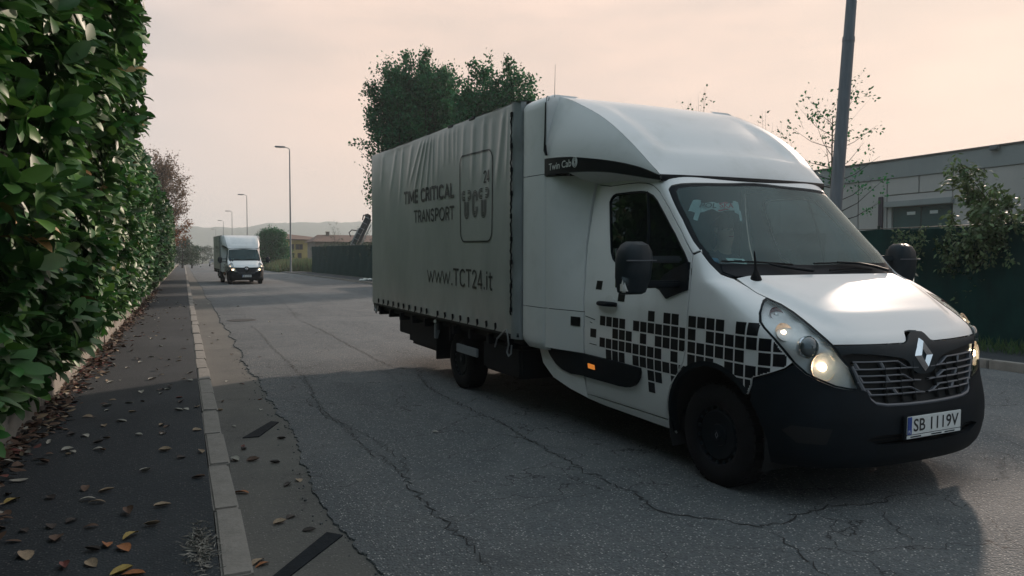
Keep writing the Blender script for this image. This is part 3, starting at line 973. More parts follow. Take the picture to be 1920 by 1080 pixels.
    surf_patch('air_slot', U(slot), cab_pt, cab_nm, 'dark_void', bumper, (), .05, -.05, 0)
    for z in (.425, .447):
        ribbon('slot_bar', [[(p * KU, z) for p in np.linspace(-15, 15, 21)]], .008, 'black_plastic', bumper, cab_pt, cab_nm, -.02)
    fog = [(23, .52), (30, .535), (31.5, .50), (29, .43), (24, .425)]
    for s in (1, -1):
        cab_patch('fog_recess', fog, 'dark_void', bumper, s, step=.04, off=.008, thick=0, gap=0)
    # ---------------- grille
    gl = full([(0, .632), (6, .634), (11.3, .640), (13.8, .655), (14.9, .685), (16.4, .75), (18.5, .89), (20.4, .947), (22.0, 1.012), (17.8, 1.012), (11.6, 1.009), (4.6, 1.007), (0, 1.007)])
    grille = surf_patch('grille', U(gl), cab_pt, cab_nm, 'dark_void', T, (), .03, -.025, 0)
    tb = [(21.9, 1.013), (17.8, 1.013), (11.6, 1.010), (4.7, 1.008), (3.7, 1.020), (2.6, 1.059), (1.8, 1.074), (0, 1.078)]
    def bar_pt(uv):
        p = cab_pt(uv); ps = np.abs(uv[:, 0] / KU); z = uv[:, 1]
        tgt = .80 - .42 * np.clip(z - .95, 0, 1)
        k = (1 - sstep(ps, 3.6, 5.6)) * sstep(z, .96, 1.03)
        p[:, 0] += np.maximum(tgt - p[:, 0], 0) * k
        return p
    tbl = [(0, .815), (2.2, .822), (3.6, .85), (4.6, .90), (6.0, .922), (9.1, .938), (14, .957), (18.2, .966), (20.7, .957)]
    top = surf_patch('top_bar', U(tb + [(-p, z) for p, z in tb[::-1][1:]] + [(-p, z) for p, z in tbl[::-1]] + tbl[1:]), bar_pt, cab_nm, 'grey_plastic', grille, (), .02, .002, .05)
    def gbar(path, w, name='slat'):
        ch = dens([(p * KU, z) for p, z in path], .02)
        pr = []
        for o, k in ((.004, 1), (-.02, 1)):
            pass
        V = []; F = []
        c = np.array(ch); t = np.gradient(c, axis=0); t /= np.linalg.norm(t, axis=1, keepdims=True) + 1e-12
        nn = np.stack([-t[:, 1], t[:, 0]], 1)
        A = c + nn * w / 2; B = c - nn * w / 2
        rows = []
        for q, o in ((A, -.022), (A, .000), (c, .004), (B, .000), (B, -.022)):
            rows.append(cab_pt(q) + cab_nm(q) * o)
        return MB().grid(np.array(rows))
    for s in (1, -1):
        for (ztop, zbot, pin, pout) in [(.908, .862, 4.6, 18.4), (.822, .782, 3.2, 17.6), (.742, .706, 1.4, 16.0)]:
            pout2 = pout
            b = gbar([(s * pin * .4, zbot - .004), (s * pin, zbot), (s * (pout - 4), zbot + .004), (s * pout2, zbot + .008)], .010)
            b2 = gbar([(s * (pin + .6), zbot + .004), (s * (pin + 3.0), ztop), (s * (pout - 4), ztop + .003), (s * pout2, ztop + .006)], .009)
            span = pout - pin - 3.0
            for f in (.42, .97):
                p = pin + 3.0 + span * f
                b3 = gbar([(s * (p - .9), zbot + .004), (s * (p - .1), ztop)], .017)
                b2.add(b3.v, b3.f)
            b.add(b2.v, b2.f)
            b.build('slat', 'slat_grey', grille)
    rim = [(18.6, .89), (17.5, .82), (16.2, .745), (15.2, .690), (14.0, .662), (11.4, .648), (6, .642), (0, .640)]
    gbar(rim + [(-p, z) for p, z in rim[::-1][1:]], .018).build('surround', 'slat_grey', grille)
    for p in (-7, -3.4, 3.4, 7, 11, -11):
        gbar([(p, .66), (p, .90)], .006).build('inner_bar', 'dark_void', grille)
    # badge: upright lozenge with an open, offset middle
    def diamond(pts, off):
        ch = np.array([(p * KU, z) for p, z in pts]); return bar_pt(ch) + cab_nm(ch) * off
    out = [(0, 1.034), (2.75, .930), (0, .830), (-2.75, .930)]
    inn = [(0, .968), (.85, .930), (0, .885), (-.85, .930)]
    oo = diamond(out, .006); ii = diamond(inn, .006); rid = diamond([(0, 1.004), (1.7, .930), (0, .860), (-1.7, .930)], .030)
    B = MB()
    V = list(oo) + list(rid) + list(ii)
    F = []
    for k in range(4):
        j = (k + 1) % 4
        F += [(k, j, 4 + j, 4 + k), (4 + k, 4 + j, 8 + j, 8 + k)]
    B.add(V, F)
    B.build('badge', 'chrome', grille, smooth=False)
    # ---------------- number plate
    pl = empty('number_plate'); pl.parent = T
    px0 = .880
    MB().box((px0, -.285, .432), (px0 + .012, .285, .582), .004).build('plate_holder', 'black_plastic', pl)
    MB().box((px0 + .010, -.262, .462), (px0 + .017, .262, .576), .003).build('plate_board', 'plate_white', pl)
    MB().box((px0 + .016, -.260, .465), (px0 + .0185, -.222, .573), 0).build('country_strip', 'plate_blue', pl)
    MB().box((px0 + .011, -.262, .438), (px0 + .016, .262, .458), .002).build('plate_frame_strip', 'plate_white', pl)
    def flat_text(txt, h, y0, z0, x, m, name, par, wid=None, bold=.0):
        V, F = font_mesh(txt, 1.0, bold)
        k = h / V[:, 1].max(); V = V * k
        if wid: V[:, 0] *= wid / V[:, 0].max()
        return link_mesh(name, [(x, y0 + a, z0 + b) for a, b in V], F, m, par, False)
    flat_text('SB 1119V', .080, -.205, .479, px0 + .0182, 'plate_black', 'lettering', pl, .44, .012)
    flat_text('PL', .018, -.253, .474, px0 + .0192, 'plate_white', 'country_letters', pl, .024, .01)
    for sy in (-.18, .02, .15):
        MB().box((px0 + .0155, sy - .05, .444), (px0 + .0166, sy + .05, .452)).build('dealer_line', 'grey_plastic', pl)
    # ---------------- cowl, wipers, aerial
    surf_patch('cowl', inset(np.array(U(full([(0, 1.484), (30, 1.490), (44, 1.494), (43.2, 1.44), (39.5, 1.412), (0, 1.412)]))), .001), cab_pt, cab_nm, 'black_plastic', T, (), .03, .002, .01)
    for pts in ([(7.0, 1.417), (14, 1.432), (21.5, 1.452), (27, 1.47)], [(-34.5, 1.412), (-30, 1.448), (-24, 1.470), (-12, 1.480)]):
        w = MB().tube([cab_one(p, z, .035) for p, z in pts], [.012, .011, .009, .007], 8); w.build('wiper_arm', 'black_plastic', T)
    for pts in ([(15, 1.474), (22, 1.482), (32, 1.494), (44, 1.500)], [(-33, 1.452), (-22, 1.482), (-10, 1.484), (2, 1.480)], [(-28, 1.430), (-20, 1.445), (-4, 1.430)]):
        MB().tube([cab_one(p, z, .022) for p, z in pts], .007, 6).build('wiper_blade', 'rubber', T)
    ab = cab_one(33.6, 1.376, .0)
    ant = MB().lathe([(.042, -.012), (.040, .02), (.024, .055), (.016, .075), (.012, .085)], 16, Matrix.Translation(Vector(ab)) @ Matrix.Rotation(R_(90), 4, 'X'))
    ant.tube([ab + np.array([0, 0, .07]), ab + np.array([-.02, 0, .21])], [.011, .005], 8)
    ant.build('aerial', 'rubber', T)
    # ---------------- fairing
    fair = empty('roof_fairing'); fair.parent = T
    zs = np.array([2.166, 2.178, 2.19, 2.22, 2.26, 2.30, 2.34, 2.37, 2.40, 2.43, 2.47, 2.52, 2.57, 2.62, 2.67, 2.72, 2.77, 2.82, 2.86, 2.90, 2.93, 2.955, 2.975])
    ys = np.concatenate([np.linspace(-1, -.9, 4), np.linspace(-.88, -.70, 8), np.linspace(-.66, .66, 18), np.linspace(.70, .88, 8), np.linspace(.9, 1, 4)])
    G = []
    for z in zs:
        fx, rx, ry = float(sp(z, FX)), float(sp(z, RX)), float(sp(z, RY))
        row = []
        for y in ys:
            a = abs(y)
            x = fx + (rx - fx) * a ** 2.2
            rec = (1 - sstep(a, .66, .86)) * sstep(z, 2.33, 2.46) * (1 - sstep(z, 2.70, 2.95))
            row.append((x - .026 * rec, y * ry, z - .020 * rec))
        G.append(row)
    front = MB().grid(G)
    # flat roof behind it
    zt = [(-2.12, 2.975), (-2.2, 2.988), (-2.32, 2.995), (-2.50, 2.99)]
    front.grid([[(x, y * .98, z + .012 * (1 - abs(y)) ** .5 - (0.012 * (1 - abs(y)) ** .5 if x > -2.13 else 0)) for y in ys] for x, z in zt])
    front.build('front_shell', 'white_plastic', fair, angle=50)
    for s in (1, -1):
        G = []
        for x in np.linspace(-.765, -2.10, 36):
            zr = float(sp(x, RXI)); yr = float(sp(zr, RY)); zb = float(sp(x, BAND_T)); yb = float(fair_y(x))
            row = []
            for t in np.linspace(0, 1, 10):
                z = zr + (zb - zr) * t
                row.append((x, -s * (yr + .004 + (yb - yr) * (1 - (1 - t) ** 1.7)), z))
            G.append(row)
        MB().grid(G).build('side_shell', 'white_plastic', fair)
        # black band under it, and the shaded soffit back to the door top
        G = []; G2 = []
        for x in np.linspace(-.765, -2.10, 36):
            zt_, zb_ = float(sp(x, BAND_T)), float(sp(x, BAND_B)); y = float(fair_y(x))
            G.append([(x, -s * (y + o), z) for o, z in ((-.012, zt_), (.006, zt_ - .006), (.006, zb_ + .006), (-.010, zb_))])
            if x > -1.78:
                yi = .80
                G2.append([(x, -s * (y - .012), zb_ + .002), (x - .02, -s * (y * .6 + yi * .4), zb_ - .03), (x - .05, -s * yi, 2.13)])
        MB().grid(G).build('black_band', 'black_decal', fair)
        MB().grid(G2).build('soffit', 'white_plastic', fair)
        if s == 1:
            V, F = font_mesh('Twin Cab', 1.0, .012)
            k = .062 / V[:, 1].max(); V = V * k; V[:, 0] *= .335 / V[:, 0].max()
            Q = [(-2.02 + a, -(float(fair_y(-2.02 + a)) + .0085), 2.288 + b + .03 * a) for a, b in V]
            link_mesh('lettering', Q, F, 'band_text', fair, False)
            for k in range(3):
                cx = -1.642
                pts = [(cx + (.030 - .009 * k) * math.cos(w), 0, 2.330 + (.043 - .012 * k) * math.sin(w)) for w in np.linspace(0, 2 * math.pi, 20)]
                MB().tube([(x, -(float(fair_y(x)) + .0075), z) for x, _, z in pts], .0032, 5).build('emblem', 'band_text', fair)
            # cable and stay on the side of the fairing
            MB().tube([(-2.075, -1.142, 2.90), (-2.07, -1.150, 2.6), (-2.065, -1.150, 2.47), (-2.045, -1.148, 2.43)], [.006, .008, .016, .012], 8).build('cable', 'rubber', fair)
            MB().tube([(-2.03, -1.125, 2.935), (-2.045, -1.15, 2.93), (-2.05, -1.15, 2.52)], .004, 6).build('stay', 'steel', fair)
            MB().lathe([(.022, -.006), (.022, .006)], 12, Matrix.Translation((-2.04, -1.14, 2.93))).build('stay_eye', 'steel', fair)
    # front lip of the band
    G = []
    for y in np.linspace(-1, 1, 25):
        xx = -.695 + (-.765 + .695) * abs(y) ** 2.2
        G.append([(xx + o, y * .872, z) for o, z in ((-.012, 2.168), (.010, 2.164), (.014, 2.140), (.008, 2.114), (-.03, 2.108))])
    MB().grid(G).build('front_band', 'black_decal', fair)
    G = [[(-.70 - .07 * abs(y) ** 2.2, y * .86, 2.119), (-.85, y * .86, 2.17), (-1.2, y * .86, 2.19)] for y in np.linspace(-1, 1, 9)]
    MB().grid(G).build('lip_underside', 'black_plastic', fair)
    # ---------------- sleeper body behind the cab
    slp = empty('sleeper_body'); slp.parent = T
    for s in (1, -1):
        def post(z0, z1, top=False):
            G = []
            prof = [(-2.085, .88), (-2.085, 1.09), (-2.087, 1.118), (-2.10, 1.132), (-2.12, 1.138), (-2.40, 1.150), (-2.47, 1.149), (-2.50, 1.138), (-2.508, 1.10)]
            zz = list(np.linspace(z0, z1, 4))
            if top: zz = [z0, 2.6, 2.86, 2.91, 2.945, 2.97, 2.985]
            for z in zz:
                k = max(0, z - 2.90) / .085 if top else 0
                G.append([(x + (-.02 * k ** 2 if x > -2.2 else (.05 * k ** 2 if x < -2.42 else 0)), -s * (y - .10 * k ** 2.2), z) for x, y in prof])
            return MB().grid(G)
        post(2.268, 2.985, True).build('corner_panel', 'white_plastic', slp)
        post(1.06, 2.262).build('corner_panel', 'white_plastic', slp)
        G = []
        for z, sh in ((1.054, 0), (.80, 0), (.74, .0), (.70, .01), (.672, .03)):
            G.append([(x, -s * (y - sh), z + (0 if z > .75 else (.030 if x < -2.4 else 0))) for x, y in [(-2.085, 1.09), (-2.087, 1.118), (-2.10, 1.132), (-2.12, 1.138), (-2.40, 1.150), (-2.47, 1.149), (-2.50, 1.138), (-2.508, 1.10)]])
        MB().grid(G).build('corner_panel', 'white_plastic', slp)
        def flank(z0, z1, nz=8):
            G = []
            for z in np.linspace(z0, z1, nz):
                psr = np.interp(z, [p[1] for p in DOOR_REAR], [p[0] for p in DOOR_REAR])
                xr = float(cab_pt(np.array([[psr * KU, z]]))[0, 0]); w = float(sp(z, WW))
                row = [(xr - .008, -s * (w - .02), z)]
                for t in np.linspace(0, 1, 10):
                    x = xr - .008 + (-2.078 - xr + .008) * t
                    row.append((x, -s * (w + (1.128 - w) * float(sstep(t, -.25, 1.0)) ** 1.15), z))
                row.append((-2.080, -s * 1.09, z))
                G.append(row)
            return MB().grid(G)
        flank(1.062, 2.235, 14).build('flank_panel', 'white_plastic', slp)
        lower = flank(.705, 1.056, 6).build('flank_panel', 'white_plastic', slp)
        # lower skirt with its dark scoop
        sk = [(-1.60, .305), (-1.61, .500), (-1.80, .490), (-1.93, .510), (-2.02, .548), (-2.10, .610), (-2.15, .672), (-2.315, .680), (-2.27, .53), (-2.11, .415), (-1.85, .345)]
        skm = lambda uv: np.stack([uv[:, 0], -s * (sp(uv[:, 1], WW) + .03 * sstep(-1.6 - uv[:, 0], 0, .6)), uv[:, 1]], -1)
        skn = lambda uv: np.tile([0, -s * 1.0, 0], (len(uv), 1))
        surf_patch('skirt', sk, skm, skn, 'white_plastic', slp, (), .04, 0, .03)
        sc_ = [(-1.585, .504), (-1.80, .493), (-1.93, .513), (-2.02, .551), (-2.10, .613), (-2.15, .676), (-1.90, .690), (-1.585, .700)]
        surf_patch('scoop', sc_, skm, skn, 'black_plastic', slp, (), .04, .012, .02)
        # square on the flank
        w0 = 1.10
        V = []
        for x, z in ((-1.735, 1.010), (-1.615, 1.010), (-1.615, .930), (-1.735, .930)):
            t = (x + 1.578) / (-2.078 + 1.578); w = float(sp(z, WW))
            V.append((x, -s * (w + (1.128 - w) * float(sstep(t, -.25, 1.0)) ** 1.15 + .003), z))
        link_mesh('checkered_print', V, [(0, 1, 2, 3)], 'black_decal', slp, False)
    MB().box((-2.49, -1.09, .70), (-2.10, 1.09, 2.93)).build('core', 'dark_void', slp)
    MB().box((-2.09, -.80, .55), (-1.66, .80, 2.20)).build('rear_wall', 'dark_void', slp)
    MB().tube([(-2.06, -1.06, 2.95), (-2.05, -1.06, 3.24)], [.003, .0015], 5).build('whip_aerial', 'steel', slp)
    # ---------------- covered load body
    box = empty('load_cover'); box.parent = T
    xs = np.linspace(-7.34, -2.66, 380); zz = np.concatenate([[.765, .772], np.linspace(.79, 2.96, 92), [2.975, 2.985]])
    uv = np.array([(x, z) for z in zz for x in xs])
    Pt = tarp_pt(uv).reshape(len(zz), len(xs), 3)
    Pt[-1, :, 1] += .006; Pt[-2, :, 1] += .002
    tc_ = MB().grid(Pt).build('side_cover', 'tarp', box, angle=180)
    Pl = Pt.copy(); Pl[:, :, 1] *= -1
    MB().grid(Pl).build('side_cover', 'tarp', box, angle=180)
    # front corner wrap, darker and slack
    for s in (1, -1):
        G = []
        for z in np.linspace(.72, 2.985, 40):
            wv = .008 * math.sin(z * 7 + 1) + .005 * math.sin(z * 17)
            G.append([(-2.668, -s * (1.183), z), (-2.645, -s * (1.192 + wv * .5), z), (-2.60, -s * (1.186 + wv), z), (-2.555, -s * (1.172 + wv), z), (-2.530, -s * (1.150 + wv), z), (-2.520, -s * 1.10, z)])
        MB().grid(G).build('corner_flap', 'tarp_edge', box)
    # roof of the cover, sagging a little between the hoops
    G = []
    for x in np.linspace(-7.345, -2.52, 60):
        sag = .012 * math.sin((x + 7.34) * 2 * math.pi / .8)
        G.append([(x, -1.186 * y, 2.984 + (.03 + sag) * (1 - abs(y) ** 4) + (.006 if abs(y) > .99 else 0) * math.sin(x * 9)) for y in np.linspace(-1, 1, 15)])
    MB().grid(G).build('roof_cover', 'tarp', box)
    MB().box((-7.36, -1.185, .77), (-7.335, 1.185, 2.985), .01).build('rear_cover', 'tarp', box)
    MB().box((-2.56, -1.10, .77), (-2.52, 1.10, 2.95), .01).build('front_cover', 'tarp_edge', box)
    for x in (-4.25, -3.65):
        MB().box((x - .02, -1.195, 2.965), (x + .12, -1.17, 2.995), .004).build('roof_patch', 'grey_plastic', box)
    # lettering on the right-hand cover
    hb = .145
    def ink(name, paths, w):
        return ribbon(name, paths, w, 'tarp_ink', tc_, tarp_pt, tarp_nm, .005)
    ink('lettering', lettering('TIME CRITICAL', -5.855, -4.10, 2.186, .142), .036)
    ink('lettering', lettering('TRANSPORT', -5.44, -4.10, 1.928, .140), .024)
    ink('lettering', lettering('www', -4.962, -4.235, 1.183, .172, .06), .017)
    ink('lettering', lettering('.TCT24.it', -4.19, -3.07, 1.176, .180), .024)
    rr = .105
    fr = arc(-3.913 + rr, 2.604 - rr, rr, rr, 180, 90) + arc(-3.087 - rr, 2.604 - rr, rr, rr, 90, 0) + arc(-3.087 - rr, 1.668 + rr, rr, rr, 0, -90) + arc(-3.913 + rr, 1.668 + rr, rr, rr, -90, -180)
    ink('emblem_frame', [dens(fr + [fr[0]], .03)], .018)
    st = lettering('24', -3.292, -3.152, 2.280, .112)
    ink('lettering', st, .018)
    lines = []
    for k in range(4):
        o = .0165 * k
        for cx in (-3.735, -3.285):
            # T: two curled arms over a round-ended stem, drawn as nested lines
            r = .012 + o
            lines.append(dens([(cx - r, 2.10), (cx - r, 1.925 + .058)] + arc(cx, 1.978, r, r * 1.0, 180, 360, 8) + [(cx + r, 2.10)], .03))
            if k < 3:
                q = .018 + o
                lines.append(dens([(cx - .035, 2.168 + q)] + arc(cx - .078, 2.168, q, q, 90, 270, 8) + [(cx - .035, 2.168 - q)], .03))
                lines.append(dens([(cx + .035, 2.168 + q)] + arc(cx + .078, 2.168, q, q, 90, -90, 8) + [(cx + .035, 2.168 - q)], .03))
        r = .024 + o
        lines.append(dens([(-3.508 + r, 2.105), (-3.508 + r, 2.132)] + arc(-3.508, 2.134, r, r, 0, 180, 10) + [(-3.508 - r, 2.0)] + arc(-3.508, 2.004, r, r, 180, 360, 10) + [(-3.508 + r, 2.035)], .03))
    ink('emblem', lines, .0085)
    # hooks along the hem, lacing eyes up the front edge, bottom rail
    hk = MB().box((-.012, -1.205, -.035), (.014, -1.188, .02), .003).add([], [])
    hk.tube([(0, -1.2, -.03), (.012, -1.21, -.05), (.018, -1.20, -.035)], .006, 5)
    hook = hk.build('hook', 'rubber', box)
    hxs = [-7.0, -6.766, -6.541, -6.308, -6.078, -5.862, -5.635, -5.39, -5.168, -4.975, -4.599, -4.363, -4.126, -3.901, -3.679, -3.44, -3.21, -2.991]
    for i, x in enumerate(hxs):
        h = hook if i == 0 else hook.copy()
        if i: COL.objects.link(h)
        h.location = (x, 0, .825); h.rotation_euler = (0, R_(random.uniform(-14, 14)), 0)
    eye = MB().box((-.02, -1.205, -.026), (.02, -1.190, .026), .006).build('lacing_eye', 'rubber', box)
    for i, z in enumerate([2.874, 2.579, 2.352, 2.125, 1.906, 1.686, 1.466, 1.235, 1.005]):
        h = eye if i == 0 else eye.copy()
        if i: COL.objects.link(h)
        h.location = (-2.640, 0, z)
    zz_ = []
    for i in range(60):
        z = 2.87 - i * .0325
        zz_.append((-2.642 + (.006 if i % 2 else -.006) + .004 * math.sin(i * 1.7), -1.199 - .003 * math.sin(i), z))
    MB().tube(zz_, .0075, 5).build('lacing_cord', 'rubber', box)
    MB().tube([(-2.99, -1.20, .60), (-2.93, -1.205, .69), (-2.80, -1.205, .765), (-2.73, -1.20, .80), (-2.69, -1.205, .74), (-2.68, -1.20, .66), (-2.715, -1.20, .58), (-2.68, -1.20, .545), (-2.63, -1.20, .575), (-2.625, -1.195, .66)], .0085, 6).build('loose_cord', 'steel', box)
    # deck
    deck = empty('load_deck'); deck.parent = T
    MB().box((-7.34, -1.175, .735), (-2.54, 1.175, .790), .008).build('deck_rail', 'grey_plastic', deck)
    MB().box((-7.30, -1.10, .66), (-2.56, 1.10, .735)).build('deck_floor', 'chassis', deck)
    for x in np.linspace(-7.1, -2.8, 10):
        MB().box((x - .03, -1.15, .60), (x + .03, 1.15, .70)).build('cross_beam', 'chassis', deck)
    MB().box((-7.33, -1.17, .63), (-7.27, 1.17, .75), .01).build('rear_beam', 'chassis', deck)
    MB().tube([(-7.26, -1.15, .75), (-7.27, -1.17, .68), (-7.22, -1.17, .65), (-7.25, -1.16, .61), (-7.20, -1.16, .66), (-7.17, -1.15, .74)], .014, 6).build('tail_latch', 'steel', deck)
    # ---------------- chassis and running gear
    ch = empty('chassis_frame'); ch.parent = T
    for s in (1, -1):
        MB().box((-7.2, -s * .36, .47), (.3, -s * .46, .64), .01).build('side_rail', 'chassis', ch)
    MB().box((-1.6, -.90, .24), (.40, .90, .42), .03).build('floor_pan', 'chassis', ch)
    MB().box((-1.62, -.9, .40), (-.5, .9, .62)).build('cab_floor', 'chassis', ch)
    MB().box((-6.55, -1.02, .39), (-5.72, 1.02, .655), .01).build('storage_box', 'chassis', ch)
    MB().box((-6.05, -1.06, .285), (-4.92, -.55, .66), .05).build('side_tank', 'chassis', ch)
    MB().box((-6.62, -.90, .40), (-6.56, .90, .50), .01).build('under_run_bar', 'chassis', ch)
    for s in (1, -1):
        MB().box((-4.90, -s * 1.10, .215), (-4.872, -s * .72, .60), .006).build('mud_flap', 'rubber', ch)
        MB().box((-4.915, -s * 1.12, .475), (-4.865, -s * 1.06, .66), .005).build('flap_bracket', 'grey_board', ch)
        G = [[(-4.33 + .50 * math.cos(a), -s * y, .30 + .43 * math.sin(a)) for y in (1.12, 1.10, .72)] for a in np.linspace(.35, 2.9, 14)]
        MB().grid(G).build('mud_guard', 'rubber', ch)
        MB().box((-4.17, -s * 1.13, .405), (-3.60, -s * 1.105, .498), .004).build('guard_board', 'grey_board', ch)
        MB().box((-4.45, -s * 1.11, .50), (-4.40, -s * 1.07, .70), .004).build('guard_post', 'chassis', ch)
        if s < 0:  # unseen left-side panels added to keep sun from leaking under the truck
            MB().box((-5.9, 1.06, .10), (-1.5, 1.10, .74), .01).build('light_block_panel', 'chassis', ch)
            MB().box((-1.6, .86, .14), (-.55, .92, .40), .02).build('light_block_sill', 'chassis', ch)
        MB().box((-3.55, -s * 1.08, .30), (-2.66, -s * .6, .62), .03).build('battery_box', 'chassis', ch)
        MB().lathe([(.0, -.012), (.02, -.008), (.024, .01)], 12, Matrix.Translation((-4.78, -s * 1.16, .70))).build('marker_lamp', 'lamp_reflector', ch)
    MB().tube([(-4.33, -.9, .285), (-4.33, .9, .285)], .07, 10).build('rear_axle', 'chassis', ch)
    MB().tube([(0, -.8, .34), (0, .8, .34)], .05, 10).build('front_axle', 'chassis', ch)
    # wheels
    tyre = [(.205, .105), (.225, .118), (.27, .122), (.315, .112), (.338, .095), (.343, .06), (.344, .0), (.343, -.06), (.338, -.095), (.315, -.112), (.27, -.122), (.225, -.118), (.205, -.105)]
    def wheel(x, y, z, s):
        w = empty('wheel'); w.parent = T; w.location = (x, y, z)
        if s < 0: w.rotation_euler = (0, 0, math.pi)
        ty = MB().lathe([(r, a) for r, a in tyre], 48)
        # tread blocks
        ty.build('tyre', 'rubber', w, angle=30)
        tb_ = MB()
        for k in range(40):
            a = 2 * math.pi * k / 40
            for y0, y1, sh in ((-.092, -.034, 0), (-.028, .028, .5), (.034, .092, 0)):
                M = Matrix.Rotation(a + sh * math.pi / 40, 4, 'Y')
                tb_.box((-.019, y0, .338), (.019, y1, .349), 0, M)
        tb_.build('tread', 'rubber', w)
        MB().lathe([(.205, -.10), (.212, -.112), (.200, -.108), (.190, -.07), (.186, .1)], 48).build('rim', 'chassis', w)
        MB().lathe([(.0, -.102), (.028, -.102), (.032, -.096), (.07, -.092), (.075, -.080), (.12, -.088), (.160, -.096), (.172, -.084), (.175, -.06)], 40).build('hub_cap', 'black_plastic', w)
        te = MB()
        for k in range(18):
            M = Matrix.Rotation(2 * math.pi * k / 18, 4, 'Y')
            te.prism([(-.015, .176), (.015, .176), (.010, .200), (-.010, .200)], -.094, -.082, 1) if False else te.box((-.013, -.096, .174), (.013, -.084, .200), .002, M)
        te.build('rim_teeth', 'grey_plastic', w)
        B = MB()
        o4 = [(0, .026), (.017, 0), (0, -.026), (-.017, 0)]; i4 = [(0, .013), (.008, 0), (0, -.013), (-.008, 0)]
        B.add([(a, -.1035, b) for a, b in o4] + [(a, -.1035, b) for a, b in i4], [(k, (k + 1) % 4, 4 + (k + 1) % 4, 4 + k) for k in range(4)])
        B.build('hub_badge', 'slat_grey', w, smooth=False)
        return w
    wheel(0, -.865, .342, 1); wheel(0, .865, .342, -1)
    wheel(-4.33, -.90, .284, 1); wheel(-4.33, .90, .284, -1)
    # ---------------- interior
    it = empty('cab_interior'); it.parent = T
    G = []
    for y in np.linspace(-.88, .88, 13):
        G.append([(.02 - .10 * (y / .88) ** 2, y, 1.30), (-.12 - .06 * (y / .88) ** 2, y, 1.405), (-.30, y, 1.385), (-.42, y, 1.34), (-.47, y, 1.22), (-.40, y, .85)])
    MB().grid(G).build('dashboard', 'interior', it)
    MB().box((-.46, .12, 1.33), (-.24, .60, 1.44), .04).build('instrument_hood', 'interior', it)
    MB().lathe([(.19 + .016 * math.cos(a), .016 * math.sin(a)) for a in np.linspace(0, 2 * math.pi, 9)[:-1]], 28, Matrix.Translation((-.52, .38, 1.24)) @ Matrix.Rotation(R_(-62), 4, 'Y') @ Matrix.Rotation(R_(90), 4, 'X'), True).build('steering_wheel', 'rubber', it)
    MB().tube([(-.30, .38, 1.16), (-.52, .38, 1.24)], .04, 8).build('steering_column', 'interior', it)
    for yc, wd in ((-.62, .44), (-.20, .40), (.42, .50)):
        st_ = MB().box((-1.36, yc - wd / 2, .72), (-.82, yc + wd / 2, .92), .06)
        st_.build('seat', 'seat_cloth', it)
        M = Matrix.Translation((-1.34, yc, .88)) @ Matrix.Rotation(R_(-12), 4, 'Y')
        MB().box((-.07, -wd / 2, 0), (.07, wd / 2, .66), .05, M).build('backrest', 'seat_cloth', it)
        MB().box((-.05, -.13, .68), (.05, .13, .88), .05, M).build('headrest', 'seat_cloth', it)
    MB().box((-.20, -.73, 1.425), (-.10, -.62, 1.432), 0, Matrix.Rotation(0, 4, 'X')).build('pass_card', 'paper', it)
    a = cab_one(35.5, 1.52, -.03); b = cab_one(41, 1.535, -.03)
    pc = MB()
    pc.add([cab_one(34.2, 1.505, -.02), cab_one(40.8, 1.518, -.02), cab_one(42.0, 1.552, -.025), cab_one(35.2, 1.545, -.025)], [(0, 1, 2, 3)])
    pc.build('windscreen_pass', 'paper', it, smooth=False)
    pk = MB(); pk.add([cab_one(35.4, 1.513, -.018), cab_one(38.6, 1.520, -.018), cab_one(39.4, 1.540, -.022), cab_one(36.2, 1.536, -.022)], [(0, 1, 2, 3)]); pk.build('pass_print', 'interior', it, smooth=False)
    MB().lathe([(.0, .02), (.035, .018), (.05, 0), (.05, -.03)], 16, Matrix.Translation(Vector(cab_one(46.2, 1.548, -.05))) @ Matrix.Rotation(R_(90), 4, 'X')).build('round_gadget', 'blue_cap', it)
    for k, (y, w) in enumerate(((-.55, .10), (-.42, .16), (-.25, .12), (.35, .22), (.58, .14))):
        MB().box((-.22, y, 1.412 + .004 * k), (-.10, y + w, 1.418 + .004 * k), .001, Matrix.Rotation(R_(3 * (k - 2)), 4, 'Z')).build('paper_sheet', 'paper', it)
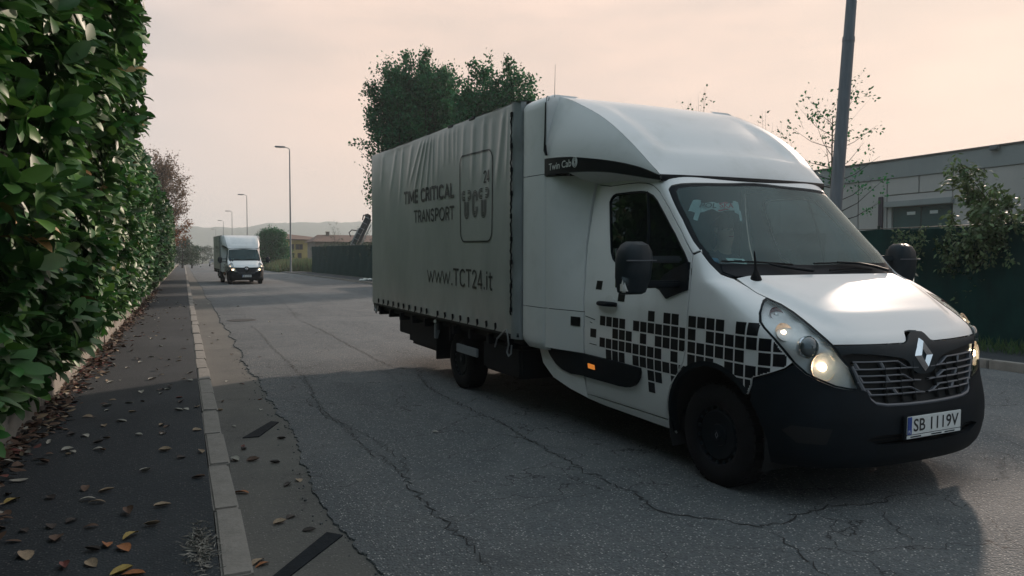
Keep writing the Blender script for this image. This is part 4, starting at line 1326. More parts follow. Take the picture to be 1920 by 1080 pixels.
# ================================================================== ground, road, kerbs
def ground_mat(name, base, base2, scale, speck, bump, rough=0.9, crack=0.0, patch=None, pit=0.5):
    m = bpy.data.materials.new(name); m.use_nodes = True
    nt = m.node_tree; L = nt.links.new
    p = nt.nodes['Principled BSDF']; p.inputs['Roughness'].default_value = rough
    p.inputs['Specular IOR Level'].default_value = 0.35
    t = nt.nodes.new('ShaderNodeTexCoord'); v = t.outputs['Object']
    def noise(s, d=6, r=.6, vec=None):
        n = nt.nodes.new('ShaderNodeTexNoise'); n.inputs['Scale'].default_value = s; n.inputs['Detail'].default_value = d; n.inputs['Roughness'].default_value = r
        L(vec or v, n.inputs['Vector']); return n.outputs['Fac']
    def rng_(x, a, b, c=0., d=1.):
        n = nt.nodes.new('ShaderNodeMapRange'); n.inputs[1].default_value = a; n.inputs[2].default_value = b; n.inputs[3].default_value = c; n.inputs[4].default_value = d
        L(x, n.inputs[0]); return n.outputs[0]
    def mix(f, a, b, typ='MIX'):
        n = nt.nodes.new('ShaderNodeMixRGB'); n.blend_type = typ
        if isinstance(f, float): n.inputs[0].default_value = f
        else: L(f, n.inputs[0])
        for i, q in ((1, a), (2, b)):
            if isinstance(q, tuple): n.inputs[i].default_value = (*q, 1)
            else: L(q, n.inputs[i])
        return n.outputs[0]
    c = mix(rng_(noise(scale), .35, .68), base, base2)
    mp = nt.nodes.new('ShaderNodeMapping'); mp.inputs['Scale'].default_value = (1.0, .12, 1.0); L(v, mp.inputs[0])
    c = mix(rng_(noise(1.3, 5, .6, mp.outputs[0]), .35, .7), c, tuple(x * .80 for x in base))      # wear lanes along the road
    # aggregate: pale and dark stones
    vo = nt.nodes.new('ShaderNodeTexVoronoi'); vo.inputs['Scale'].default_value = 72; L(v, vo.inputs['Vector'])
    st = rng_(vo.outputs['Distance'], .25, .45, 1., 0.)
    hv = nt.nodes.new('ShaderNodeSeparateColor'); L(vo.outputs['Color'], hv.inputs[0])
    pale = nt.nodes.new('ShaderNodeMath'); pale.operation = 'MULTIPLY'
    L(rng_(hv.outputs[0], .66, .92), pale.inputs[0]); L(st, pale.inputs[1])
    c = mix(pale.outputs[0], c, speck)
    dk = nt.nodes.new('ShaderNodeMath'); dk.operation = 'MULTIPLY'
    L(rng_(hv.outputs[1], .55, .8), dk.inputs[0]); dk.inputs[1].default_value = pit
    c = mix(dk.outputs[0], c, tuple(x * .45 for x in base))
    c = mix(rng_(noise(260, 3), .4, .7, 0, .35), c, tuple(x * .6 for x in base))
    c = mix(rng_(noise(.9, 4, .55), .60, .70, 0, .45), c, tuple(x * .42 for x in base))      # oil and tar stains
    c = mix(rng_(noise(.45, 3, .5), .52, .56, 0, .22), c, tuple(x * 1.3 for x in base2))   # paler repaired patches
    hgt = vo.outputs['Distance']
    if crack > 0:
        wv = nt.nodes.new('ShaderNodeVectorMath'); wv.operation = 'ADD'
        nn = nt.nodes.new('ShaderNodeTexNoise'); nn.inputs['Scale'].default_value = 3.5; nn.inputs['Detail'].default_value = 7; L(v, nn.inputs['Vector'])
        sc = nt.nodes.new('ShaderNodeVectorMath'); sc.operation = 'SCALE'; sc.inputs['Scale'].default_value = .55; L(nn.outputs['Color'], sc.inputs[0])
        L(v, wv.inputs[0]); L(sc.outputs[0], wv.inputs[1])
        ve = nt.nodes.new('ShaderNodeTexVoronoi'); ve.feature = 'DISTANCE_TO_EDGE'; ve.inputs['Scale'].default_value = 1.15; L(wv.outputs[0], ve.inputs['Vector'])
        k = rng_(ve.outputs['Distance'], .0015, .009, 1., 0.)
        gate = nt.nodes.new('ShaderNodeMath'); gate.operation = 'MULTIPLY'; L(k, gate.inputs[0]); L(rng_(noise(.55, 3), .42, .54, 0, crack), gate.inputs[1])
        c = mix(gate.outputs[0], c, (.012, .012, .013))
    L(c, p.inputs['Base Color'])
    b = nt.nodes.new('ShaderNodeBump'); b.inputs['Strength'].default_value = bump; b.inputs['Distance'].default_value = .012; b.invert = True
    L(hgt, b.inputs['Height']); L(b.outputs[0], p.inputs['Normal'])
    MATS[name] = m

ground_mat('asphalt', (.108, .120, .127), (.142, .146, .146), 2.2, (.52, .50, .47), .75, .85, .9)
ground_mat('pavement_asphalt', (.024, .032, .039), (.040, .047, .052), 1.1, (.12, .12, .115), .28, .9, .0, pit=.3)
ground_mat('concrete', (.112, .110, .102), (.145, .138, .122), 1.6, (.21, .20, .185), .20, .9, .35, pit=.2)
mat('kerb_concrete', (.27, .25, .225), .9, col2=(.15, .14, .125), mask=(.35, .8), vscale=5, bump=.35, bscale=40)
mat('wall_concrete', (.25, .23, .20), .9, col2=(.17, .165, .15), mask=(.4, .8), vscale=2.5, bump=.3, bscale=30)
mat('verge', (.05, .065, .03), .95, var=.5, vscale=1.5)
mat('crack', (.018, .018, .019), .95, var=.3, vscale=20)
mat('soil', (.05, .04, .03), .95, var=.4, vscale=4)

def sheet(name, x0, x1, y0, y1, z, m, nx=2, ny=2, kind='structure', parent=None):
    return tag(MB().grid([[(x, y, z) for x in np.linspace(x0, x1, nx)] for y in np.linspace(y0, y1, ny)]).build(name, m, parent, False), kind=kind)

tag(MB().grid([[(x, y, -.06) for x in np.linspace(-900, 1200, 8)] for y in np.linspace(-60, 1780, 8)]).build('ground', 'verge', None, False), kind='structure')
# concrete channel under the road's ragged edge
channel = sheet('gutter', .262, 1.4, -6, 260, -.014, 'concrete')
# road with a broken left edge
ey = np.concatenate([np.arange(-6, 22, .045), np.arange(22, 60, .3), np.arange(60, 262, 4)])
r1 = np.random.default_rng(3)
jag = np.cumsum(r1.normal(0, .012, len(ey))); jag -= np.convolve(jag, np.ones(60) / 60, 'same'); jag = np.clip(jag, -.045, .045) + r1.normal(0, .007, len(ey))
ex = .825 + jag + .02 * np.sin(ey * .9)
road = MB()
V = []; F = []
for x, y in zip(ex, ey):
    V += [(x, y, -.016), (x + .006, y, -.003), (x + .03, y, 0), (3.5, y, 0), (6.8, y, 0), (10.26, y, 0)]
for i in range(len(ey) - 1):
    for k in range(5):
        F.append((i * 6 + k, i * 6 + k + 1, i * 6 + 7 + k, i * 6 + 6 + k))
road.add(V, F)
ROAD = tag(road.build('road', 'asphalt', None, True, 50), kind='structure')
CHUNK = MB()
for _ in range(130):                                     # crumbs broken off the asphalt edge
    y = r1.uniform(2.5, 14); x = np.interp(y, ey, ex) + r1.normal(-.05, .045)
    if x < .3: continue
    s = r1.uniform(.003, .011)
    a = r1.uniform(0, 6.3, 5); 
    pts = [(x + s * math.cos(q) * r1.uniform(.6, 1.2), y + s * math.sin(q) * r1.uniform(.6, 1.2)) for q in sorted(a)]
    CHUNK.prism(pts, -.014, -.014 + s * .8, 2)
tag(CHUNK.build('asphalt_crumbs', 'asphalt', None, False), kind='stuff')
# the long cracks
cracks = [
 [(1.95,20.1),(2.20,17.0),(2.42,14.2),(2.60,11.9),(2.55,10.3),(2.72,9.6),(2.66,8.9),(2.74,7.9),(2.83,7.2)],
]
CR_PX = dict(
 long_a=[(560, 600), (590, 613), (620, 628), (655, 648), (690, 665), (715, 680), (740, 690), (785, 693), (790, 712), (815, 735), (850, 752), (900, 775), (960, 803), (985, 822), (1010, 835), (1060, 858), (1090, 878), (1140, 905), (1190, 925), (1220, 950), (1250, 962), (1300, 970), (1350, 975), (1430, 990), (1500, 965), (1560, 950), (1640, 943), (1700, 925)],
)
def px_ground(px, py, z=0.0):
    """where the eye's line through a photo point meets the ground (used once, to measure the cracks and leaves)"""
    d = cam.rotation_euler.to_matrix() @ Vector(((px - 960) / 1418.0, -(py - 540) / 1418.0, -1.0))
    t = (z - 1.53) / d.z
    return (d.x * t, d.y * t)
CRK = [
 (CR_PX['long_a'], .016),
 ([(1430, 990), (1470, 1010), (1500, 1040), (1550, 1078), (1580, 1110)], .010),
 ([(470, 610), (485, 622), (500, 640), (540, 680), (555, 694), (570, 710), (590, 740), (575, 752), (600, 768), (610, 780), (655, 805), (680, 840), (720, 860), (760, 900), (790, 935), (830, 975), (870, 1010), (900, 1045), (915, 1085)], .013),
 ([(590, 745), (605, 770), (650, 797), (700, 825), (735, 850), (760, 870), (772, 897)], .009),
 ([(960, 972), (1000, 950), (1060, 935), (1120, 925), (1165, 918)], .006),
 ([(1640, 945), (1655, 968), (1680, 995), (1700, 1005), (1720, 1030)], .008),
 ([(1790, 905), (1820, 898), (1856, 900), (1884, 897), (1876, 880), (1884, 862), (1895, 850)], .007),
 ([(1790, 822), (1815, 835), (1860, 846), (1925, 858)], .006),
 ([(530, 792), (580, 788), (640, 786)], .005), ([(700, 690), (730, 700), (760, 735), (765, 770)], .006),
 ([(500, 702), (520, 703), (545, 702)], .010), ([(1090, 878), (1140, 884), (1200, 880), (1260, 872)], .005),
 ([(510, 575), (560, 590), (600, 598)], .012), ([(470, 548), (520, 560), (540, 575), (560, 600)], .014),
 ([(388, 658), (440, 652), (492, 655)], .008), ([(402, 735), (450, 728), (500, 720)], .007), ([(420, 832), (450, 826), (472, 818)], .006), ([(700, 985), (800, 975), (900, 978), (960, 972)], .004), ([(640, 700), (700, 690)], .006),
 ([(1180, 1000), (1230, 1020), (1260, 1060), (1270, 1085)], .005), ([(1560, 950), (1590, 975), (1610, 1010), (1650, 1050)], .004),
]
for pts, w in CRK:
    g = [px_ground(*p) for p in pts]
    path = [g[0]]
    for a, b in zip(g[:-1], g[1:]):
        d = math.hypot(b[0] - a[0], b[1] - a[1]); n = max(2, int(d / .035)) if d < 4 else 40
        for k in range(1, n + 1):
            t = k / n; j = min(.022, d * .06) * (1 if k < n else 0)
            path.append((a[0] + (b[0] - a[0]) * t + r1.normal(0, j), a[1] + (b[1] - a[1]) * t + r1.normal(0, j)))
    p = np.array(path); tg = np.gradient(p, axis=0); tg /= np.linalg.norm(tg, axis=1, keepdims=True) + 1e-9
    nn = np.stack([-tg[:, 1], tg[:, 0]], 1)
    wv = w * (.35 + .65 * r1.random(len(p)))[:, None] * np.clip(np.minimum(np.arange(len(p)), np.arange(len(p))[::-1]) / 6, .15, 1)[:, None]
    A = p + nn * wv / 2; B = p - nn * wv / 2
    V = [(x, y, .004) for x, y in A] + [(x, y, .004) for x, y in B]; n = len(p)
    link_mesh('crack', V, [(i, n + i, n + i + 1, i + 1) for i in range(n - 1)], 'crack', ROAD, False)
# left pavement
pv = MB()
gy = np.concatenate([np.arange(-6, 40, .5), np.arange(40, 262, 6)])
pv.grid([[(x, y, .12 + .004 * math.sin(y * 1.1 + x * 2) + (.006 if x < -1.0 else 0)) for x in np.linspace(-1.24, .128, 6)] for y in gy])
PAVE = tag(pv.build('pavement', 'pavement_asphalt', None, True), kind='structure')
sheet('footway', 10.40, 12.4, -6, 200, .115, 'pavement_asphalt')
# kerb stones, one by one
def kerb_run(name, x0, x1, y0, n, zt, long_to):
    e = empty(name, kind='structure')
    ms = []
    for k in range(3):
        o = MB().box((0, .004, -.16), (x1 - x0, .992, 0), .012)
        V = np.array(o.v); V[:, 0] += .004 * np.sin(V[:, 1] * 5 + k * 2); V[:, 2] += .003 * np.sin(V[:, 1] * 4 + k)
        o.v = [tuple(q) for q in V]
        b = o.build('kerb_stone', 'kerb_concrete', e, True, 40)
        ms.append(b)
    r = random.Random(5)
    for i in range(n):
        b = ms[i] if i < 3 else ms[i % 3].copy()
        if i >= 3: COL.objects.link(b)
        b.location = (x0 + r.uniform(-.006, .006), y0 + i, zt + r.uniform(-.008, .008)); b.rotation_euler = (r.uniform(-.004, .004), r.uniform(-.02, .02), r.uniform(-.005, .005))
    c = MB().box((x0, y0 + n, zt - .16), (x1, long_to, zt), .01).build('kerb_stretch', 'kerb_concrete', e)
    return e
kerb_run('kerb', .130, .268, 1.55, 74, .122, 260)
kerb_run('far_kerb', 10.27, 10.41, 2.0, 100, .125, 260)

# low wall under the hedge
wall = tag(empty('garden_wall'), 'low weathered concrete wall running under the laurel hedge', 'wall')
for i in range(34):
    y0 = -4 + i * 3.0
    w = MB().box((-1.46, y0 + .004, .05), (-1.215, y0 + 2.994, .40), .012)
    V = np.array(w.v); V[:, 0] += .008 * math.sin(i * 2.3); V[:, 2] += np.where(V[:, 2] > .3, .012 * math.sin(i * 1.7), 0); w.v = [tuple(q) for q in V]
    w.build('wall_section', 'wall_concrete', wall)
MB().box((-1.45, 98, .05), (-1.22, 200, .395), .01).build('wall_stretch', 'wall_concrete', wall)

# dark strips lying over the channel
mat('dark_strip', (.016, .020, .024), .85, spec=.1, var=.3, vscale=12, bump=.2, bscale=80)
for pts, lb in (([(.44, 6.84), (.575, 6.83), (.80, 7.37), (.735, 7.44)], 'short dark flat strip lying across the gutter, the farther of the two'), ([(.32, 3.70), (.40, 3.68), (.79, 4.19), (.715, 4.27)], 'long dark flat strip lying across the gutter in the near foreground')):
    tag(MB().prism(pts, -.013, -.006, 2).build('gutter_strip', 'dark_strip', None, True), lb, 'strip', 'dark strips across the gutter')
# manhole cover
mh = empty('manhole_cover', (1.30, 19.9, 0)); tag(mh, 'round iron manhole cover in the road behind the truck', 'manhole cover')
mat('iron', (.05, .05, .05), .75, metal=.1, spec=.2, var=.3, vscale=15)
MB().lathe([(.30, -.02), (.30, .006), (.345, .008), (.36, -.02)], 32, Matrix.Rotation(R_(90), 4, 'X')).build('frame', 'iron', mh)
MB().lathe([(.001, .006), (.285, .006), (.293, -.01)], 32, Matrix.Rotation(R_(90), 4, 'X')).build('lid', 'iron', mh)

# ================================================================== street furniture
mat('galvanised', (.26, .275, .29), .55, metal=.35, var=.18, vscale=6, stretch=(3, 3, .4))
mat('pole_grey', (.15, .165, .185), .55, metal=.2, var=.2, vscale=5, stretch=(4, 4, .5))
def lamp_post(y, h, lb):
    e = empty('street_lamp', (10.62, y, .115)); tag(e, lb, 'street lamp', 'street lamps along the far kerb')
    MB().tube([(0, 0, 0), (0, 0, .5), (0, 0, h * .5), (0, 0, h - .25)], [.11, .10, .085, .06], 12).build('pole', 'galvanised', e)
    MB().tube([(0, 0, h - .3), (-.02, 0, h - .1), (-.16, 0, h), (-.55, 0, h + .07)], [.045, .045, .04, .04], 8).build('arm', 'galvanised', e)
    hd = MB().box((-1.55, -.17, h + .02), (-.45, .17, h + .17), .05)
    hd.build('lamp_head', 'galvanised', e)
    MB().box((-1.45, -.13, h + .0), (-.75, .13, h + .03), .01).build('diffuser', 'slat_grey', e)
    return e
for y, h, lb in ((84.6, 13.3, 'nearest and tallest of the slim lamp posts beside the far truck'), (145, 12.9, 'second slim lamp post, rising just right of the far truck roof'), (191, 12.6, 'third slim lamp post, rising above the middle of the far truck'), (233, 12.3, 'fourth slim lamp post, rising left of centre over the far truck'), (290, 11.9, 'farthest and faintest lamp post, over the left edge of the far truck')):
    lamp_post(y, h, lb)
pole = empty('metal_pole', (10.62, 10.25, .115)); tag(pole, 'thick grey metal pole leaning slightly behind the truck cab', 'pole')
d = np.array([math.cos(CAM_YAW), -math.sin(CAM_YAW), 0]) * .062
MB().tube([(0, 0, 0), d * 2.5 + [0, 0, 2.5], d * 5.3 + [0, 0, 5.3]], [.118, .110, .102], 20).build('lower_tube', 'pole_grey', pole)
MB().tube([d * 5.28 + [0, 0, 5.28], d * 5.36 + [0, 0, 5.36]], [.108, .105], 20).build('collar', 'pole_grey', pole)
MB().tube([d * 5.3 + [0, 0, 5.3], d * 9.5 + [0, 0, 9.5]], [.094, .076], 20).build('upper_tube', 'pole_grey', pole)

# ================================================================== green screened fence on the far side
mat('shade_net', (.006, .036, .033), .9, spec=.1, var=.35, vscale=3, stretch=(1, 1, .5), bump=.3, bscale=200)
mat('fence_post', (.02, .035, .03), .5, var=.2)
def fence(y0, y1, x, bay, h0, h1, lb, sag=.03):
    e = empty('screened_fence', (x, 0, 0)); tag(e, lb, 'fence', 'green screened fences along the far side')
    n = int(round((y1 - y0) / bay))
    for i in range(n):
        a, b = y0 + i * bay, y0 + (i + 1) * bay
        ha = h0 + (h1 - h0) * i / n; hb = h0 + (h1 - h0) * (i + 1) / n
        G = []
        for t in np.linspace(0, 1, 9):
            hh = ha + (hb - ha) * t - sag * 4 * t * (1 - t) + random.uniform(-.006, .006)
            G.append([(.02 * math.sin((i + t) * 5.3 + s * 5) + .03 * math.sin(t * math.pi) ** 2 * math.sin(s * 3), a + (b - a) * t, .10 + (hh - .10) * s) for s in np.linspace(0, 1, 7)])
        MB().grid(G).build('shade_net', 'shade_net', e)
        MB().tube([(.05, a, .05), (.05, a, ha + .07)], .030, 8).build('fence_post', 'fence_post', e)
    MB().tube([(.045, y0, h0 + .01), (.045, y1, h1 + .01)], .008, 5).build('top_wire', 'fence_post', e)
    return e
fence(-2, 43, 12.15, 2.5, 2.08, 2.12, 'dark green screened fence in front of the concrete warehouse')
fence(48, 82, 12.6, 2.5, 2.50, 2.85, 'dark green screened fence left of the truck load cover')

# ================================================================== warehouse
mat('ware_panel', (.47, .44, .42), .8, col2=(.38, .355, .34), mask=(.4, .8), vscale=.5, bump=.1, bscale=30, stretch=(1, 1, .4))
mat('ware_fascia', (.27, .285, .285), .7, var=.08, vscale=.8, stretch=(1, 1, .3))
mat('ware_trim', (.10, .09, .085), .6, var=.1)
mat('ware_door', (.018, .070, .070), .5, var=.15, vscale=3)
mat('down_pipe', (.035, .025, .04), .5, var=.1)
wh = empty('warehouse', (36, 0, 0)); tag(wh, 'long low grey concrete warehouse with a green loading door', 'warehouse')
xf_ = 0.0
ys_ = [6, 9.1, 12.3, 15.5, 18.6, 21.75, 24.95, 26.58, 30.5, 32.45, 35.6, 38.8, 42, 45.2]
for a, b in zip(ys_[:-1], ys_[1:]):
    if abs(a - 26.58) < .01: continue
    MB().box((xf_, a + .025, -.05), (xf_ + .25, b - .025, 5.955), .02).build('wall_panel', 'ware_panel', wh)
for a, b in ((26.58, 28.51), (28.51, 30.5)):
    MB().box((xf_, a + .025, 5.06), (xf_ + .25, b - .025, 5.955), .02).build('wall_panel', 'ware_panel', wh)
MB().box((xf_ + .02, 26.6, 4.66), (xf_ + .25, 30.48, 5.02), .01).build('lintel', 'ware_panel', wh)
MB().box((xf_ - .25, 26.45, 4.36), (xf_ + .3, 30.52, 4.68), .03).build('canopy', 'ware_fascia', wh)
MB().box((xf_ + .25, 5.9, 0), (xf_ + .30, 45.3, 5.96)).build('core_wall', 'ware_trim', wh)
MB().box((xf_ - .06, 5.6, 5.965), (xf_ + .3, 45.4, 6.93), .02).build('fascia', 'ware_fascia', wh)
MB().box((xf_ - .12, 5.5, 6.93), (xf_ + .4, 45.5, 7.02), .01).build('roof_edge', 'ware_trim', wh)
MB().box((xf_ + .3, 5.6, -.05), (xf_ + 24, 45.4, 6.9)).build('hall', 'ware_fascia', wh)
MB().box((xf_ + .05, 30.23, 0), (xf_ + .24, 30.48, 4.64), .01).build('jamb', 'ware_panel', wh)
for k, (a, b) in enumerate(((26.75, 28.45), (28.5, 30.2))):
    d_ = MB().box((xf_ + .16, a, 0), (xf_ + .22, b, 4.34), .01).build('loading_door', 'ware_door', wh)
    for z in (1.0, 2.1, 3.2): MB().box((xf_ + .150, a + .02, z), (xf_ + .165, b - .02, z + .03)).build('door_seam', 'ware_trim', d_)
    MB().box((xf_ + .135, (27.48, 28.81)[k], 3.91), (xf_ + .158, (27.94, 29.32)[k], 4.08), .004).build('notice', 'plate_white', d_)
MB().box((xf_ - .10, 30.70, 0), (xf_ - .02, 31.0, 5.0), .02).build('down_pipe', 'down_pipe', wh)
MB().box((xf_ - .30, 24.1, 6.75), (xf_ - .06, 24.55, 7.0), .04).build('wall_lamp', 'slat_grey', wh)

# ================================================================== houses beyond the fence
mat('yellow_render', (.42, .33, .12), .85, var=.15, vscale=.8)
mat('roof_tile', (.13, .075, .055), .85, var=.35, vscale=2.5, bump=.3, bscale=6)
mat('shutter', (.06, .035, .025), .7, var=.2)
mat('old_wall', (.24, .20, .17), .9, var=.25, vscale=.8)
mat('pane', (.03, .035, .04), .15, var=.1)
yh = empty('yellow_house', (0, 0, 0)); tag(yh, 'small yellow rendered house with brown shutters beside the tall lamp post', 'house')
MB().box((18.3, 150, -.1), (23.0, 158, 5.25)).build('wall', 'yellow_render', yh)
rf = MB().add([(17.7, 149.4, 5.15), (23.5, 149.4, 5.05), (23.5, 158.6, 5.05), (17.7, 158.6, 5.15), (17.7, 154, 6.5), (23.5, 154, 5.9), (17.7, 149.4, 5.35), (23.5, 149.4, 5.22), (23.5, 158.6, 5.22), (17.7, 158.6, 5.35)], [(0, 1, 2, 3), (6, 7, 5, 4), (5, 8, 9, 4), (0, 6, 7, 1), (3, 2, 8, 9), (0, 3, 9, 4, 6), (1, 7, 5, 8, 2)])
rf.build('roof', 'roof_tile', yh, False)
for x, z in ((18.7, 3.3), (19.75, 3.3), (20.35, 3.3), (18.7, 1.6), (20.1, 1.6), (22.1, 3.3), (22.0, 1.6)):
    w = MB().box((x, 149.9, z), (x + .75, 150.05, z + 1.05), .01).build('window', 'shutter', yh)
    MB().box((x + .2, 149.88, z + .1), (x + .55, 149.92, z + .95)).build('pane', 'pane', w)
lh = empty('tiled_house', (0, 0, 0)); tag(lh, 'low long house with brown tiled roof and chimney above the fence', 'house')
MB().box((20.5, 131, -.1), (34, 140, 4.5)).build('wall', 'old_wall', lh)
r2 = MB().add([(20, 130.4, 4.45), (34.5, 130.4, 4.45), (34.5, 140.6, 4.45), (20, 140.6, 4.45), (21.6, 135.5, 5.75), (34.5, 135.5, 5.75)], [(0, 1, 5, 4), (1, 2, 5), (2, 3, 4, 5), (3, 0, 4), (0, 3, 2, 1)]).build('roof', 'roof_tile', lh, False)
MB().box((23.0, 134.6, 5.3), (23.5, 135.4, 6.2), .03).build('chimney', 'old_wall', r2)
MB().box((22.9, 134.5, 6.2), (23.6, 135.5, 6.28), .02).build('chimney_cap', 'roof_tile', r2)

# folded loading crane standing behind the fence
mat('crane_paint', (.05, .055, .058), .5, metal=.2, var=.4, vscale=3)
cr = empty('loading_crane', (15.0, 70.0, 0)); tag(cr, 'folded dark machine boom standing up behind the green fence', 'crane')
# base under the boom
MB().box((-.9, -1.2, 0), (1.2, 1.4, .5), .05).build('base', 'crane_paint', cr)
MB().tube([(0, 0, .5), (0, .3, 2.4)], [.28, .22], 10).build('column', 'crane_paint', cr)
def beam(a, b, w, h, nm, m='crane_paint'):
    a = Vector(a); b = Vector(b); d_ = b - a
    M = Matrix.Translation(a) @ d_.to_track_quat('Z', 'Y').to_matrix().to_4x4()
    return MB().box((-w / 2, -h / 2, 0), (w / 2, h / 2, d_.length), .03, M).build(nm, m, cr)
RT = np.array([math.cos(CAM_YAW), -math.sin(CAM_YAW), 0])
def cp(u, z): q = RT * u; return (q[0], q[1], z)
beam(cp(-.95, 2.1), cp(.75, 5.45), .26, .36, 'main_boom')
beam(cp(-.55, 2.0), cp(.98, 5.2), .20, .26, 'folded_boom')
beam(cp(-1.15, 2.3), cp(-.05, 4.4), .14, .14, 'ram', 'steel')
beam(cp(-.2, 2.2), cp(1.05, 4.7), .10, .10, 'ram', 'steel')
for k in range(7):
    t = k / 6
    MB().tube([np.array(cp(-1.05 + 1.5 * t, 2.45 + 2.95 * t)) + [0, -.2, 0], np.array(cp(-.65 + 1.5 * t, 2.25 + 2.95 * t)) + [0, -.2, 0]], .035, 6).build('lattice_bar', 'galvanised', cr)
MB().tube([cp(.25, 5.1), cp(.35, 5.55), cp(.75, 5.65), cp(1.0, 5.5), cp(.95, 5.2)], .06, 8).build('hose_loop', 'rubber', cr)
MB().tube([cp(-.85, 3.6), cp(-1.0, 3.95), cp(-.75, 4.2), cp(-.3, 4.15)], .05, 8).build('hose_loop', 'rubber', cr)
MB().box((.45, -.35, 5.25), (.95, -.05, 5.6), .05).build('boom_head', 'crane_paint', cr)

# ================================================================== hills
mat('hill_wood', (.035, .055, .030), .95, var=.4, vscale=.05)
hx = np.linspace(-700, 1150, 420)
r4 = np.random.default_rng(11)
prof = np.interp(hx, [-700, -350, -120, 0, 60, 100, 145, 200, 245, 300, 350, 420, 600, 800, 1150], [50, 48, 54, 60, 60, 58, 68, 72, 73, 76, 76, 72, 66, 60, 52])
bump_ = np.convolve(r4.normal(0, 1, len(hx)), np.ones(4) / 4, 'same') * 1.9 + np.convolve(r4.normal(0, 1, len(hx)), np.ones(14) / 14, 'same') * 3.0
hb = MB()
G = []
for j, (dy, f) in enumerate(((-420, 0.0), (-320, .12), (-200, .42), (-90, .8), (0, 1.0), (60, .9), (160, .3))):
    G.append([(x, 1500 + dy + 18 * math.sin(x * .013 + j), -.1 + (p + b * f) * f) for x, p, b in zip(hx, prof, bump_)])
tag(hb.grid(G).build('hills', 'hill_wood', None, True, 180), kind='structure')
# ================================================================== leaves and plants
mat('laurel_leaf', (.027, .098, .022), .44, island=.5, spec=.36, trans=.14, var=.40, vscale=1.7, wide=True)
mat('laurel_light', (.055, .160, .028), .46, island=.35, spec=.34, trans=.18, var=.35, vscale=1.7, wide=True)
mat('laurel_yellow', (.26, .17, .05), .5, island=.3, var=.2, vscale=30)
mat('laurel_back', (.012, .040, .014), .5, island=.4)
mat('hedge_filler', (.006, .013, .007), .95, var=.3, vscale=5)
mat('bark', (.030, .027, .023), .9, var=.35, vscale=12, bump=.4, bscale=40)
mat('tree_leaf', (.028, .122, .052), .6, spec=.25, island=.5, trans=.34)
mat('tree_leaf_b', (.024, .066, .030), .55, island=.4, trans=.18)
mat('autumn_leaf', (.15, .098, .055), .65, island=.5, trans=.25)
mat('autumn_low', (.20, .085, .025), .65, island=.4, trans=.25)
mat('shrub_leaf', (.085, .135, .055), .55, island=.45, trans=.2)
mat('dark_bush', (.030, .060, .032), .6, island=.4, trans=.15)
mat('reed', (.16, .16, .075), .8, island=.4, trans=.2)
mat('grass', (.035, .085, .020), .7, island=.4, trans=.2)

def unit(v):
    return v / (np.linalg.norm(v, axis=-1, keepdims=True) + 1e-12)

# one leaf, length 1 along +y, face up +z
LEAF_V = np.array([(0, 0, 0), (-.165, .26, .030), (0, .26, -.006), (.165, .26, .030), (-.215, .62, .012), (0, .62, -.030), (.215, .62, .012), (-.12, .88, -.055), (0, .88, -.075), (.12, .88, -.055), (0, 1.0, -.115)])
LEAF_F = np.array([(0, 3, 2), (0, 2, 1), (1, 2, 5), (1, 5, 4), (2, 3, 6), (2, 6, 5), (4, 5, 8), (4, 8, 7), (5, 6, 9), (5, 9, 8), (7, 8, 10), (8, 9, 10)])
SMALL_V = np.array([(0, 0, 0), (-.30, .5, .05), (.30, .5, .05), (0, 1.0, -.06)])
SMALL_F = np.array([(0, 2, 1), (1, 2, 3)])
def leaves(base, d, up, L, W, tv=LEAF_V, tf=LEAF_F, curl=None):
    d = unit(d); s = unit(np.cross(d, up)); n = np.cross(s, d)
    N = len(base)
    V = tv[None].repeat(N, 0).copy()
    if curl is not None: V[:, :, 2] *= curl[:, None]
    P = base[:, None] + (s[:, None] * V[:, :, 0:1]) * W[:, None, None] + d[:, None] * V[:, :, 1:2] * L[:, None, None] + n[:, None] * V[:, :, 2:3] * L[:, None, None]
    F = tf[None] + (np.arange(N) * len(tv))[:, None, None]
    return P.reshape(-1, 3), F.reshape(-1, tf.shape[1])

# ------------------------------------------------------------------ the laurel hedge
hr = np.random.default_rng(21)
def bumpf(y, z):
    return .15 * np.sin(y * 1.7 + z * .8) * np.sin(z * 2.0 + .5) + .10 * np.sin(y * 3.9 - z * 1.1 + 2) + .05 * np.sin(z * 5.1 + y * 2.2)
def hedge_top(y):
    return np.interp(y, [-4, 9.2, 10.6, 11.4, 13.5, 16, 20, 24, 28, 34, 45, 58, 66, 72, 80], [5.4, 5.2, 4.6, 3.6, 3.45, 3.7, 4.15, 4.2, 4.0, 4.35, 4.7, 5.0, 3.9, 3.2, 2.6]) + .12 * np.sin(y * 2.6)
def hedge_face(y, z):
    f = np.interp(z, [.2, .45, .75, 1.1, 2.0, 3.0, 4.2, 5.5], [-1.30, -1.19, -1.07, -.98, -.90, -.87, -.82, -.80])
    f = f + .30 * sstep(z, 2.0, 3.6) * (1 - sstep(y, 9.6, 11.6))          # the tall near end leans out over the path
    tp = hedge_top(y)
    f = f - .5 * sstep(z, tp - .35, tp + .1)
    return f + bumpf(y, z) * sstep(z, .3, .9)
hedge = empty('laurel_hedge', (0, 0, 0)); tag(hedge, 'tall clipped laurel hedge with large glossy leaves along the left pavement', 'hedge')
